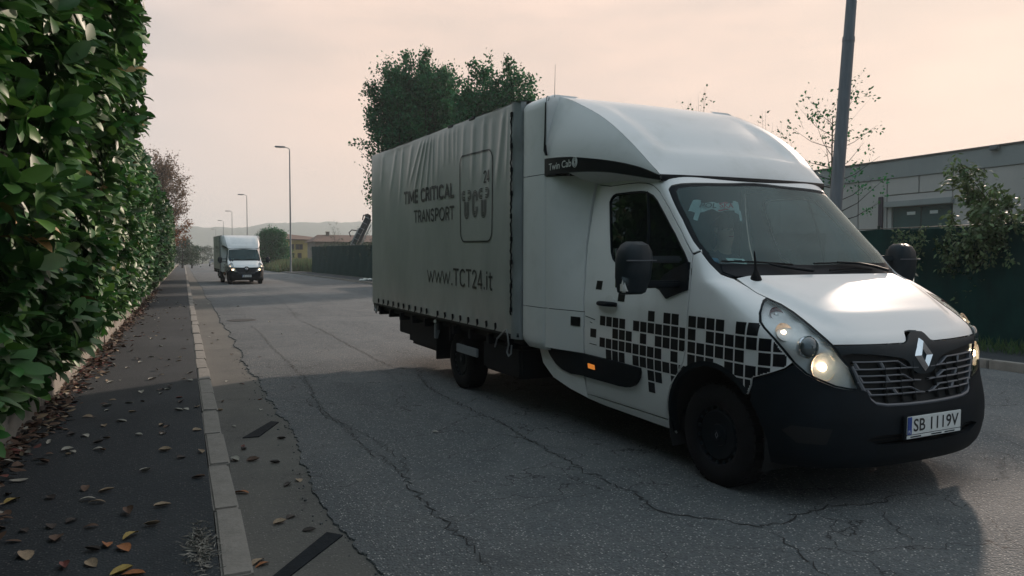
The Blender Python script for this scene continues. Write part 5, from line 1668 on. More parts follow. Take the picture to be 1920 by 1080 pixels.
def shoots(y0, y1, dens_, dmax):
    area = (y1 - y0) * 4.6
    n = int(area * dens_)
    y = hr.uniform(y0, y1, n); z = hr.uniform(.40, 5.5, n)
    pocket = np.sin(y * 3.1 + 1.3 * np.sin(z * 2.2)) * np.sin(z * 3.4 + 1.1 * np.sin(y * 1.9))
    k = (z < hedge_top(y)) & (hr.random(n) > .62 * sstep(pocket, .35, .8)); y, z = y[k], z[k]
    x = hedge_face(y, z) - np.abs(hr.normal(0, dmax, len(y))) + hr.uniform(0, .06, len(y))
    ax = np.stack([np.ones(len(y)) * .9, hr.normal(-.1, .45, len(y)), hr.normal(.55, .40, len(y)) - .6 * (z < .7)], 1)
    tp = hedge_top(y)
    ax[:, 2] += 1.2 * (z > tp - .25)
    return np.stack([x, y, z], 1), unit(ax)
def whorl(p, ax, k, lmin, lmax, wr):
    N = len(p)
    P = np.repeat(p, k, 0); A = np.repeat(ax, k, 0)
    ref = unit(hr.normal(0, 1, (N, 3))); b1 = unit(np.cross(ax, ref)); b2 = np.cross(ax, b1)
    ph = (np.arange(k)[None] * 2.4 + hr.uniform(0, 6.28, (N, 1))).ravel()
    al = np.radians(hr.uniform(32, 88, N * k))
    rad = np.repeat(b1, k, 0) * np.cos(ph)[:, None] + np.repeat(b2, k, 0) * np.sin(ph)[:, None]
    d = A * np.cos(al)[:, None] + rad * np.sin(al)[:, None]
    d[:, 2] += .10
    up = A + hr.normal(0, .25, A.shape) + np.array([0, 0, .25])
    base = P + A * hr.uniform(-.10, .03, N * k)[:, None]
    L = hr.uniform(lmin, lmax, N * k)
    return base, unit(d), up, L, L * hr.uniform(wr[0], wr[1], N * k), hr.uniform(.6, 1.9, N * k)
p1, a1 = shoots(3.2, 10.2, 82, .13)
p2, a2 = shoots(10.0, 18.0, 62, .12)
p3, a3 = shoots(17.8, 74.0, 26, .10)
w1 = whorl(p1, a1, 7, .12, .225, (.85, 1.15)); w2 = whorl(p2, a2, 6, .11, .19, (.85, 1.15)); w3 = whorl(p3, a3, 6, .13, .23, (.9, 1.25))
# the 300 leaves that show largest are objects of their own
base, d_, up_, L_, W_, cu_ = w1
c = base + d_ * (L_ * .5)[:, None]
Rm = np.array(cam.rotation_euler.to_matrix())
q = (c - np.array([0, 0, 1.53])) @ Rm
dep = -q[:, 2]
ux = 960 + 1418 * q[:, 0] / dep; uy = 540 - 1418 * q[:, 1] / dep
nrm = unit(np.cross(unit(np.cross(d_, up_)), d_))
vd = unit(c - np.array([0, 0, 1.53]))
size = L_ * W_ * np.abs(np.sum(nrm * vd, 1)) / dep ** 2
ins = (ux > 8) & (ux < 1900) & (uy > 8) & (uy < 1070) & (dep > 1)
cell = {}
for i in np.where(ins)[0]:
    k = (int(ux[i] // 17), int(uy[i] // 17))
    if k not in cell or dep[i] < dep[cell[k]]: cell[k] = i
vis = np.array(sorted(set(cell.values())))
big = vis[np.argsort(-size[vis])[:300]]
msk = np.ones(len(base), bool); msk[big] = False
variants = []
for vi, mname in enumerate(('laurel_leaf', 'laurel_light', 'laurel_leaf', 'laurel_light', 'laurel_yellow')):
    tv = LEAF_V.copy(); tv[:, 2] *= (1.0, 1.5, .6, 1.2, 2.0)[vi]; tv[:, 0] *= (1, .94, 1.06, 1, .8)[vi]
    me = bpy.data.meshes.new('leaf'); me.from_pydata([tuple(v) for v in tv], [], [tuple(f) for f in LEAF_F]); me.materials.append(MATS[mname])
    me.polygons.foreach_set('use_smooth', [True] * len(me.polygons)); variants.append(me)
for j, i in enumerate(big):
    vi = 4 if hr.random() < .02 else int(hr.choice([0, 1, 2, 3], p=[.40, .13, .35, .12]))
    o = bpy.data.objects.new('leaf', variants[vi]); COL.objects.link(o); o.parent = hedge
    dd = d_[i]; s = unit(np.cross(dd, up_[i])); n = np.cross(s, dd)
    M = Matrix(((s[0] * W_[i], dd[0] * L_[i], n[0] * L_[i], base[i, 0]), (s[1] * W_[i], dd[1] * L_[i], n[1] * L_[i], base[i, 1]), (s[2] * W_[i], dd[2] * L_[i], n[2] * L_[i], base[i, 2]), (0, 0, 0, 1)))
    o.matrix_basis = M
def emit_leaves(arr, sel, m, nm):
    a = [x[sel] for x in arr]
    V, F = leaves(a[0], a[1], a[2], a[3], a[4], curl=a[5])
    return tag(big_mesh(nm, V, F, m, hedge, True), kind='stuff')
lot = hr.random(len(base)); emit_leaves(w1, msk & (lot < .76), 'laurel_leaf', 'foliage'); emit_leaves(w1, msk & (lot >= .76) & (lot < .995), 'laurel_light', 'foliage'); emit_leaves(w1, msk & (lot >= .993), 'laurel_yellow', 'foliage')
lot = hr.random(len(w2[0])); emit_leaves(w2, lot < .78, 'laurel_leaf', 'foliage'); emit_leaves(w2, (lot >= .78) & (lot < .995), 'laurel_light', 'foliage'); emit_leaves(w2, lot >= .994, 'laurel_yellow', 'foliage')
lot = hr.random(len(w3[0])); emit_leaves(w3, lot < .8, 'laurel_leaf', 'foliage'); emit_leaves(w3, lot >= .8, 'laurel_light', 'foliage')
# solid dark filler added to stop the light inside, and stems
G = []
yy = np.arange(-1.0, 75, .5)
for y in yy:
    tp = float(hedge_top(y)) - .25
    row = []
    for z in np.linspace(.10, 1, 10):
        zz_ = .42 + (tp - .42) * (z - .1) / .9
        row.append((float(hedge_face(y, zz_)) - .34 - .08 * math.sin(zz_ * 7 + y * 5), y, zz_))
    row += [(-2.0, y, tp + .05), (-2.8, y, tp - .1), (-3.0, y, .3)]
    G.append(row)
MB().grid(G).build('dark_filler', 'hedge_filler', hedge, True, 180)
for y in np.arange(4.6, 60, 1.3):
    x = -1.55 + random.uniform(-.1, .1)
    MB().tube([(x, y, .35), (x + .08, y + random.uniform(-.15, .15), 1.1), (x + .02, y + random.uniform(-.3, .3), 2.2)], [.035, .028, .018], 6).build('stem', 'bark', hedge)
MB().tube([(-1.40, 41.5, .12), (-1.22, 41.3, .55), (-1.45, 41.2, 1.2)], [.06, .05, .03], 7).build('stem', 'bark', hedge)
# low sprays that hang over the wall
tag(MB().grid([[(x, y, .36) for x in (-3.2, -1.42)] for y in (-4, 100)]).build('planting_bed', 'soil', None, False), kind='structure')

# ------------------------------------------------------------------ trees
def tree(name, loc, lb, cat, height, tr, limb_fn, n_limb, twigs, leaf_n, lsize, m, seed, group=None, upright=.6, low=None, trunk_h=None, lm2=None, droop=0.0, crown_name='crown', fill=0, plumes=0):
    """limb_fn(t) -> reach of the crown at height fraction t"""
    r = np.random.default_rng(seed)
    e = empty(name, loc); tag(e, lb, cat, group)
    th = trunk_h or height * .8
    tp = [(0, 0, -.05)]
    ox, oy = 0, 0
    for k in range(1, 7):
        ox += r.normal(0, .02 * th / 6); oy += r.normal(0, .02 * th / 6)
        tp.append((ox, oy, th * k / 6))
    rad = [tr * (1 - .82 * k / 6) for k in range(7)]; rad[0] *= 1.25
    trunk = MB().tube(tp, rad, 9).build('trunk', 'bark', e)
    tp = np.array(tp)
    LB = MB(); TB = MB()
    tips = []
    for i in range(n_limb):
        t = (i + .5) / n_limb
        z0 = height * (.16 + .62 * t) if low is None else height * (low + (.80 - low) * t)
        z0 = min(z0, th * .97)
        bx = np.array([np.interp(z0, tp[:, 2], tp[:, 0]), np.interp(z0, tp[:, 2], tp[:, 1]), z0])
        az = i * 2.399 + r.normal(0, .3)
        rise = height * r.uniform(.10, .22) * upright * 1.6
        zt = min(z0 + rise, height)
        reach = max(.15, float(limb_fn(min(zt / height, 1)))) * r.uniform(.75, 1.05)
        end = bx + np.array([math.cos(az) * reach, math.sin(az) * reach, zt - z0])
        mid = bx + (end - bx) * .5 + np.array([0, 0, -rise * .15 if upright > .4 else rise * .2])
        lr = tr * .30 * (1 - .5 * t)
        LB.tube([bx, mid, end], [lr, lr * .6, lr * .2], 5, False)
        for k in range(twigs):
            f = r.uniform(.25, 1.0)
            q = bx * (1 - f) ** 2 + 2 * mid * f * (1 - f) + end * f * f
            dv = unit(np.array([math.cos(az) * .5 + r.normal(0, .7), math.sin(az) * .5 + r.normal(0, .7), upright * 1.3 + r.normal(0, .45) - droop]))
            ln = height * r.uniform(.05, .12)
            tip = q + dv * ln
            if k % 2 == 0: TB.tube([q, q + dv * ln * .5 + [0, 0, .02 * ln], tip], [lr * .14, lr * .09, lr * .03], 3, False)
            tips.append((q, tip))
    # leader sprays
    topb = np.array([tp[-1, 0], tp[-1, 1], th])
    for k in range(max(6, twigs * 2)):
        dv = unit(np.array([r.normal(0, .35), r.normal(0, .35), 1.0])); ln = (height - th) * r.uniform(.5, 1.05)
        q = topb + np.array([r.normal(0, .3), r.normal(0, .3), -r.uniform(0, .3) * height * .2]); tips.append((q, q + dv * ln)); TB.tube([q, q + dv * ln], [tr * .07, tr * .02], 3, False)
    z_lo = height * (.16 if low is None else low)
    for k in range(fill):
        zc = z_lo + (height * .86 - z_lo) * r.random() ** .85
        rr_ = max(.1, float(limb_fn(zc / height))) * math.sqrt(r.random()) * .84; a_ = r.uniform(0, 6.283)
        c_ = np.array([rr_ * math.cos(a_), rr_ * math.sin(a_), zc])
        dv = unit(np.array([math.cos(a_) * .35 + r.normal(0, .35), math.sin(a_) * .35 + r.normal(0, .35), upright * 1.2 + r.normal(0, .2)])) * height * r.uniform(.04, .085)
        tips.append((c_ - dv * .4, c_ + dv))
        if k % 5 == 0: TB.tube([c_ * [.4, .4, 1] - [0, 0, rr_ * .5], c_, c_ + dv], [tr * .06, tr * .04, tr * .015], 3, False)
    for k in range(plumes):
        a_ = k * 2.4; rr_ = float(limb_fn(.62)) * math.sqrt((k + .5) / plumes) * .92
        b_ = np.array([rr_ * math.cos(a_), rr_ * math.sin(a_), height * r.uniform(.55, .66)])
        zt_ = height * (1.0 - .26 * ((k + .5) / plumes) ** 1.5) * r.uniform(.95, 1.02)
        t_ = np.array([b_[0] * 1.12, b_[1] * 1.12, zt_])
        TB.tube([b_, (b_ + t_) / 2, t_], [tr * .10, tr * .06, tr * .02], 4, False)
        for j in range(26):
            f = r.random() ** .8; q = b_ + (t_ - b_) * f
            dv = unit(np.array([r.normal(0, .5), r.normal(0, .5), 1.0])) * height * .045 * (1.15 - .6 * f)
            tips.append((q, q + dv))
    LB.build('limbs', 'bark', e)
    tag(TB.build('twigs', 'bark', e, False), kind='stuff')
    A = np.array([a for a, b in tips]); B = np.array([b for a, b in tips])
    k = r.integers(0, len(A), leaf_n); f = r.random(leaf_n) ** .8 * 1.05
    # some twigs are bare, others thick with leaves
    wgt = r.random(len(A)) ** 1.4; k = r.choice(len(A), leaf_n, p=wgt / wgt.sum())
    P = A[k] + (B - A)[k] * f[:, None] + r.normal(0, lsize * .9, (leaf_n, 3))
    dv = unit((B - A)[k] * .6 + r.normal(0, 1, (leaf_n, 3)) * np.linalg.norm((B - A)[k], axis=1)[:, None] * .6)
    up = r.normal(0, 1, (leaf_n, 3)) + [0, 0, .7]
    L = r.uniform(.7, 1.3, leaf_n) * lsize
    h = leaf_n if lm2 is None else int(leaf_n * .75)
    if lm2 is not None:
        o = np.argsort(-P[:, 2]); P, dv, up, L = P[o], dv[o], up[o], L[o]
    V, F = leaves(P[:h], dv[:h], up[:h], L[:h], L[:h] * 1.1, SMALL_V, SMALL_F)
    tag(big_mesh(crown_name, V, F, m, e), kind='stuff')
    if lm2 is not None:
        V, F = leaves(P[h:], dv[h:], up[h:], L[h:], L[h:] * 1.1, SMALL_V, SMALL_F)
        tag(big_mesh(crown_name, V, F, lm2, e), kind='stuff')
    return e

crown_a = lambda t: np.interp(t, [0, .2, .4, .55, .7, .85, 1.0], [3.6, 4.0, 4.1, 3.7, 3.2, 2.3, .8])
tree('broadleaf_tree', (14.2, 48, 0), 'big bushy green tree behind the rear of the load cover', 'tree', 14.7, .30, crown_a, 64, 15, 66000, .19, 'tree_leaf', 31, 'trees behind the truck', upright=.75, low=.33, trunk_h=10.2, fill=1100, plumes=24)
tree('broadleaf_tree', (16.3, 39.5, 0), 'smaller green tree showing above the front of the load cover', 'tree', 12.2, .24, lambda t: np.interp(t, [0, .4, .7, .85, 1.0], [3.2, 3.3, 2.9, 2.0, .6]), 52, 13, 42000, .175, 'tree_leaf', 32, 'trees behind the truck', upright=.8, low=.3, trunk_h=8.6, fill=620, plumes=17)
tree('autumn_tree', (-1.75, 80, 0), 'thin reddish autumn tree at the far end of the laurel hedge', 'tree', 11.9, .20, lambda t: np.interp(t, [0, .3, .6, .8, 1.0], [2.2, 2.5, 2.3, 1.6, .5]), 50, 12, 15000, .16, 'autumn_leaf', 33, None, upright=.55, low=.18, trunk_h=10, lm2='autumn_low', fill=300)
tree('autumn_tree', (-4.2, 74, 0), 'bare topped autumn tree just above the hedge line', 'tree', 12.6, .18, lambda t: np.interp(t, [0, .4, .7, 1.0], [1.8, 2.0, 1.6, .4]), 30, 9, 5500, .14, 'autumn_leaf', 38, None, upright=.7, low=.25, trunk_h=10.5)
tree('roadside_tree', (-.2, 128, 0), 'small dark green tree at the end of the left pavement', 'tree', 5.0, .14, lambda t: np.interp(t, [0, .4, .8, 1], [1.5, 1.9, 1.4, .4]), 26, 7, 3200, .22, 'dark_bush', 34, 'small trees at the far end of the road', upright=.4, low=.1, trunk_h=3.8)
tree('roadside_tree', (1.2, 133, 0), 'low green bush beside the small dark roadside tree', 'tree', 4.0, .12, lambda t: np.interp(t, [0, .4, .8, 1], [1.3, 1.6, 1.2, .4]), 22, 7, 2400, .22, 'tree_leaf_b', 35, 'small trees at the far end of the road', upright=.4, low=.1, trunk_h=3)
for i, (x, y, h) in enumerate(((-1.5, 205, 4.5), (1.8, 220, 4.0), (-3.5, 240, 6.0), (5.5, 260, 5.5), (8.5, 300, 6.5), (14, 280, 6.0), (21, 300, 7))):
    tree('roadside_tree', (x, y, 0), ['pale far tree left of the road end', 'tiny far bush in the middle of the road end', 'farther hazy tree left of the road end', 'hazy far tree left of the far truck', 'hazy far tree hidden behind the far truck', 'hazy far tree right of the far truck', 'hazy far tree above the green bush'][i], 'tree', h, .14, lambda t: np.interp(t, [0, .4, .8, 1], [1.6, 2.0, 1.4, .4]), 16, 6, 1200, .36, 'dark_bush', 50 + i, 'small trees at the far end of the road', upright=.4, low=.1, trunk_h=h * .75)
tree('willow_bush', (11.0, 106, 0), 'dense rounded green tree right of the far truck', 'tree', 5.9, .18, lambda t: np.interp(t, [0, .3, .6, .85, 1], [1.7, 2.0, 1.9, 1.4, .4]), 60, 12, 22000, .20, 'tree_leaf', 36, None, upright=.35, low=.08, trunk_h=4.6, fill=500)
tree('willow_bush', (12.8, 111, 0), 'lighter green bush at the foot of the tall lamp post', 'shrub', 3.6, .10, lambda t: np.interp(t, [0, .4, .8, 1], [1.6, 1.7, 1.2, .4]), 26, 8, 3800, .18, 'shrub_leaf', 37, None, upright=.4, low=.05, trunk_h=2.6)
# sparse saplings near the pole
tree('sapling', (12.9, 12.3, 0), 'thin sapling with small sparse leaves behind the grey pole', 'tree', 5.6, .05, lambda t: np.interp(t, [0, .3, .6, .8, 1], [1.0, 1.35, 1.25, .95, .25]), 26, 3, 900, .075, 'tree_leaf', 39, 'saplings by the far fence', upright=.42, low=.40, trunk_h=4.6)
tree('sapling', (13.5, 17.6, 0), 'slender sapling whose top twig peeps over the truck roof', 'tree', 6.35, .045, lambda t: np.interp(t, [0, .5, .8, 1], [.5, .5, .35, .15]), 14, 3, 130, .075, 'tree_leaf', 40, 'saplings by the far fence', upright=.9, low=.35, trunk_h=5.4)
tree('sapling', (13.8, 15.3, 0), 'slender sapling whose tip shows over the cab fairing', 'tree', 5.35, .045, lambda t: np.interp(t, [0, .5, .8, 1], [.4, .4, .3, .15]), 12, 3, 110, .075, 'tree_leaf', 41, 'saplings by the far fence', upright=.9, low=.35, trunk_h=4.6)

def shrub(name, loc, lb, rx, ry, h, n, ls, m, seed, group=None, stems=9, arch_=.5, cat='shrub'):
    r = np.random.default_rng(seed)
    e = empty(name, loc); tag(e, lb, cat, group)
    S = MB(); A = []; B = []
    for k in range(stems):
        az = r.uniform(0, 6.28); q = r.uniform(.3, 1)
        tip = np.array([math.cos(az) * rx * q, math.sin(az) * ry * q, h * r.uniform(.6, 1.0)])
        mid = tip * [.35, .35, .62]
        S.tube([(0, 0, -.03), mid, tip], [.02, .012, .004], 4, False)
        for t in np.linspace(.25, 1, 14):
            p = 2 * mid * t * (1 - t) + tip * t * t
            dv = unit(r.normal(0, 1, 3) + [math.cos(az) * .8, math.sin(az) * .8, .1]) * r.uniform(.12, .38) * min(rx, h) * .8
            dv[2] -= arch_ * .15
            A.append(p); B.append(p + dv)
    tag(S.build('stems', 'bark', e, False), kind='stuff')
    A = np.array(A); B = np.array(B); k = r.integers(0, len(A), n); f = r.random(n)
    P = A[k] + (B - A)[k] * f[:, None] + r.normal(0, ls * .6, (n, 3))
    dv = unit((B - A)[k] * 2 + r.normal(0, .35, (n, 3))); L = r.uniform(.7, 1.3, n) * ls
    V, F = leaves(P, dv, r.normal(0, .6, (n, 3)) + [0, 0, 1.0], L, L * .8, SMALL_V, SMALL_F)
    tag(big_mesh('crown', V, F, m, e), kind='stuff')
    return e
shrub('fence_shrub', (13.0, 8.05, 0), 'bushy shrub with pale arching sprays over the right fence end', 1.4, 1.2, 3.3, 16000, .10, 'shrub_leaf', 61, 'shrubs growing over the right fence', 22)
shrub('fence_shrub', (12.75, 8.75, 0), 'lower spreading shrub spilling over the fence beside the loading door', 1.0, .75, 2.42, 9000, .095, 'shrub_leaf', 62, 'shrubs growing over the right fence', 16)
shrub('fence_shrub', (13.2, 5.9, 0), 'tall shrub cut by the right edge of the photo', 1.3, 1.2, 3.45, 14000, .10, 'shrub_leaf', 63, 'shrubs growing over the right fence', 16)
tb_ = empty('climbing_plant', (12.05, 8.9, 0)); tag(tb_, 'thin climber hanging down the green fence by the shrubs', 'climber')
r6 = np.random.default_rng(66)
S = MB(); Pp = []
for k in range(9):
    y = r6.uniform(-1.2, 1.2); z = 2.12; pts = [(0.02, y, z)]
    for j in range(6):
        z -= r6.uniform(.05, .16); y += r6.normal(0, .07); pts.append((-.04 - r6.uniform(0, .05), y, z)); Pp.append(pts[-1])
    S.tube(pts, .005, 3, False)
S.build('stems', 'bark', tb_, False)
Pp = np.array(Pp); k = r6.integers(0, len(Pp), 700); P = Pp[k] + r6.normal(0, .05, (700, 3)) * [.4, 1, 1]
V, F = leaves(P, unit(r6.normal(0, 1, (700, 3)) - [0, 0, .6]), np.tile([-1., 0, .3], (700, 1)) + r6.normal(0, .4, (700, 3)), np.full(700, .075), np.full(700, .06), SMALL_V, SMALL_F)
tag(big_mesh('crown', V, F, 'shrub_leaf', tb_), kind='stuff')
for i, (y, lb) in enumerate(((56, 'low green growth along the top of the middle fence, nearest the truck'), (64, 'low green growth along the top of the middle fence, under the machine boom'), (73, 'low green growth at the left half of the middle fence'), (81, 'low green growth at the left end of the middle fence'))):
    shrub('hedge_plant', (13.4, y, 0), lb, 1.0, 4.6, 3.05 + .05 * i, 3800, .13, 'dark_bush', 70 + i, 'growth over the middle fence', 26)
for i, (x, y, h) in enumerate(((21.4, 118, 6.9), (26.0, 120, 6.6))):
    tree('bare_shrub', (x, y, 0), ['leggy almost bare shrub in front of the tiled house', 'second leggy shrub close to the machine boom'][i], 'shrub', h, .05, lambda t: np.interp(t, [0, .5, 1], [.8, 1.3, 1.0]), 12, 3, 260, .14, 'dark_bush', 80 + i, 'leggy shrubs by the tiled house', upright=.9, low=.3, trunk_h=h * .8)
# reeds and long grass on the verge behind the far truck
gr = np.random.default_rng(90)
n = 4200
gx = gr.uniform(9.6, 15.5, n); gyy = gr.uniform(88, 104, n); hh = gr.uniform(.5, 1.7, n) * np.interp(gx, [9.6, 11, 15], [.6, 1, 1.1])
B0 = np.stack([gx, gyy, np.full(n, .0)], 1); dv = unit(np.stack([gr.normal(0, .18, n), gr.normal(0, .18, n), np.ones(n)], 1))
V, F = leaves(B0, dv, np.stack([gr.normal(0, .3, n), -np.ones(n), np.zeros(n)], 1), hh, np.full(n, .16), SMALL_V, SMALL_F)
k = len(F) // 2
tag(big_mesh('verge_reeds', V, F[:k], 'reed', None), kind='stuff'); tag(big_mesh('verge_weeds', V, F[k:], 'shrub_leaf', None), kind='stuff')
# grass along the foot of the right fence
n = 9000
gx = gr.uniform(11.05, 12.1, n); gyy = gr.uniform(2, 22, n); hh = gr.uniform(.06, .24, n)
B0 = np.stack([gx, gyy, np.full(n, .11)], 1); dv = unit(np.stack([gr.normal(0, .35, n), gr.normal(0, .35, n), np.ones(n)], 1))
V, F = leaves(B0, dv, gr.normal(0, 1, (n, 3)), hh, np.full(n, .022), SMALL_V, SMALL_F)
tag(big_mesh('grass', V, F, 'grass', None), kind='stuff')

# ------------------------------------------------------------------ fallen leaves
fallen_cols = {'brown': (.10, .055, .035), 'tan': (.27, .20, .13), 'orange': (.30, .11, .035), 'yellow': (.36, .26, .07), 'red': (.17, .05, .04), 'pale': (.36, .34, .29), 'dark': (.035, .026, .022)}
fm = {}
for c, v in fallen_cols.items():
    mat('fallen_' + c, v, .7, var=.3, vscale=9, bump=.2, bscale=30)
    for k, (cu, fo) in enumerate(((1.0, 2.2), (-1.3, 1.2), (2.4, 3.2))):
        tv = []
        for i, y in enumerate((0, .12, .3, .5, .7, .88, 1.0)):
            w = (.02, .16, .25, .27, .22, .11, .0)[i]
            zc = cu * .22 * (y - .5) ** 2 - (.05 if cu > 0 else -.06)
            tv += [(-w, y - .5, zc + fo * .09 * w / .27 + .012 * math.sin(y * 17 + k)), (0, y - .5, zc), (w, y - .5, zc + fo * .07 * w / .27 + .012 * math.sin(y * 13 + 2 * k))]
        tv = np.array(tv); tv[:, 2] -= tv[:, 2].min()
        fs = []
        for i in range(6):
            fs += [(3 * i, 3 * i + 1, 3 * i + 4, 3 * i + 3), (3 * i + 1, 3 * i + 2, 3 * i + 5, 3 * i + 4)]
        me = bpy.data.meshes.new('fallen_leaf'); me.from_pydata([tuple(x) for x in tv], [], fs); me.materials.append(MATS['fallen_' + c])
        me.polygons.foreach_set('use_smooth', [True] * len(me.polygons)); fm[c, k] = me
lr = random.Random(17)
PUT = []
def put_leaf(x, y, z, c, L, lb):
    o = bpy.data.objects.new('fallen_leaf', fm[c, lr.randrange(3)]); COL.objects.link(o)
    o.location = (x, y, z); o.scale = (L * lr.uniform(.8, 1.2), L, L)
    o.rotation_euler = (lr.uniform(-.15, .15), lr.uniform(-.2, .2), lr.uniform(0, 6.28))
    PUT.append((o, x, y, c))
def zg(x): return .124 if x < .13 else (.128 if x < .27 else (-.012 if x < .82 else .003))
LV = [(165, 782, 'tan'), (185, 830, 'dark'), (310, 845, 'tan'), (340, 858, 'dark'), (272, 883, 'pale'), (95, 933, 'dark'), (22, 940, 'yellow'), (165, 937, 'pale'), (182, 942, 'tan'), (305, 948, 'tan'), (285, 984, 'tan'), (135, 976, 'dark'), (200, 1022, 'orange'), (232, 1028, 'orange'), (245, 1005, 'yellow'), (172, 1032, 'dark'), (95, 987, 'dark'), (47, 1042, 'tan'), (107, 1010, 'brown'), (120, 1064, 'red'), (172, 1058, 'tan'), (45, 995, 'dark'),  # dark entry beside the orange pair is a leaf's shadow, made as a leaf
      (207, 717, 'pale'), (315, 731, 'pale'), (285, 711, 'pale'), (265, 736, 'pale'), (227, 790, 'pale'), (200, 762, 'pale'), (242, 756, 'pale'), (335, 770, 'pale'), (370, 807, 'tan'), (377, 848, 'tan'), (372, 895, 'brown'), (160, 916, 'brown'), (200, 920, 'tan'), (228, 1075, 'yellow'), (250, 1078, 'orange'), (170, 988, 'brown'), (240, 962, 'brown'), (82, 867, 'brown'), (135, 815, 'dark'),
      (452, 925, 'orange'), (525, 981, 'tan'), (545, 970, 'dark'), (483, 1055, 'tan'), (492, 1060, 'orange'), (440, 864, 'pale'), (457, 843, 'dark'), (515, 868, 'dark'), (527, 823, 'dark'), (560, 901, 'tan'), (540, 910, 'dark'), (475, 864, 'brown'), (580, 995, 'dark')]
CN = {'brown': 'brown', 'tan': 'light brown', 'orange': 'orange', 'yellow': 'yellow', 'red': 'dark red', 'pale': 'pale', 'dark': 'blackened'}
for px, py, c in LV:
    x, y = px_ground(px, py, .124)
    if x > .27: x, y = px_ground(px, py, -.012)
    put_leaf(x, y, zg(x), c, lr.uniform(.075, .115) if c != 'dark' else .08, f'{CN[c]} curled dry leaf lying on the {"dark near pavement" if x < .27 else "concrete gutter"}')
for i in range(150):
    y = 6.2 + 22 * lr.random() ** 1.35; x = -1.1 + 1.2 * lr.random() ** (1.25)
    if lr.random() < .10: x = lr.uniform(.3, .8)
    if lr.random() < .03: x = lr.uniform(.9, 2.5)
    c = lr.choices(['brown', 'tan', 'pale', 'dark', 'red', 'orange'], [5, 4, 7, 3, 2, .6])[0]
    put_leaf(x, y, zg(x), c, lr.uniform(.05, .095), f'small {CN[c]} leaf scattered on the {"left pavement" if x < .27 else "concrete gutter" if x < .82 else "road by the gutter"}')
ORD = ['nearest', 'second nearest', 'third nearest', 'fourth nearest', 'fifth nearest', 'sixth nearest', 'seventh nearest', 'eighth nearest', 'ninth nearest', 'tenth nearest', 'eleventh nearest', 'twelfth nearest']
ZN = [(-.72, 'on the pavement close to the wall'), (-.28, 'along the middle of the pavement'), (.28, 'on the pavement close to the kerb'), (.83, 'in the concrete gutter'), (9, 'on the open road')]
cnt_ = {}
for o, x, y, c in sorted(PUT, key=lambda q: q[2]):
    z_ = next(n_ for lim, n_ in ZN if x < lim); k = cnt_.get((c, z_), 0); cnt_[c, z_] = k + 1
    tag(o, f'{ORD[k]} {CN[c]} curled leaf {z_}' if k < len(ORD) else f'tiny far {CN[c]} leaf {z_}', 'leaf', 'fallen leaves')
# drift of dead leaves swept against the wall
n = 2800
dy = 3.6 + 34 * gr.random(n) ** 1.5; dx = -1.205 + np.abs(gr.normal(0, .13, n)) * np.interp(np.sin(dy * 1.9) + np.sin(dy * .7), [-2, 2], [.5, 1.25])
P = np.stack([dx, dy, .128 + np.maximum(0, .07 * (1 - (dx + 1.205) / .16)) * gr.random(n) + .01 * gr.random(n)], 1)
dv = unit(np.stack([gr.normal(0, 1, n), gr.normal(0, 1, n), gr.normal(0, .22, n)], 1)); up = np.stack([gr.normal(0, .35, n), gr.normal(0, .35, n), np.ones(n)], 1)
L = gr.uniform(.05, .115, n)
lot = gr.random(n)
for lo, hi, c in ((0, .50, 'brown'), (.50, .58, 'red'), (.58, .80, 'dark'), (.80, .93, 'tan'), (.93, 1.01, 'pale')):
    k = (lot >= lo) & (lot < hi)
    V, F = leaves(P[k], dv[k], up[k], L[k], L[k] * 1.15, LEAF_V, LEAF_F, gr.uniform(-1, 2.5, k.sum()))
    tag(big_mesh('leaf_drift', V, F, 'fallen_' + c, None, True), kind='stuff')
# dry tuft in the broken pavement edge
mat('dry_grass', (.20, .19, .165), .9, island=.3)
tf = empty('dry_tuft', (.06, 3.95, .12)); tag(tf, 'pale dry tuft in the broken pavement edge by the kerb', 'dry tuft')
n = 420
B0 = np.stack([gr.normal(0, .030, n), gr.normal(0, .16, n), np.zeros(n)], 1)
dv = unit(np.stack([gr.normal(0, .8, n), gr.normal(0, 1.2, n), gr.uniform(.0, .28, n)], 1))
V, F = leaves(B0, dv, gr.normal(0, 1, (n, 3)), gr.uniform(.025, .07, n), np.full(n, .012), SMALL_V, SMALL_F)
tag(big_mesh('blades', V, F, 'dry_grass', tf), kind='stuff')
# crumpled litter on the far kerb
lt = MB(); r9 = np.random.default_rng(5)
for c_, s in (((0, 0, .08), .20), ((.32, .15, .1), .16), ((-.24, .18, .07), .13)):
    G = []
    for i in range(7):
        a = math.pi * i / 6
        G.append([(c_[0] + s * math.sin(a) * math.cos(b) * r9.uniform(.7, 1.2), c_[1] + s * math.sin(a) * math.sin(b) * r9.uniform(.7, 1.2), max(.0, c_[2] + s * .55 * math.cos(a) * r9.uniform(.6, 1.2))) for b in np.linspace(0, 2 * math.pi, 10)[:-1]])
        G[-1].append(G[-1][0])
    lt.grid(G)
lo_ = lt.build('crumpled_litter', 'paper', None, False); lo_.location = (10.62, 48, .11)
tag(lo_, 'crumpled white litter lying on the far kerb left of the truck', 'litter')
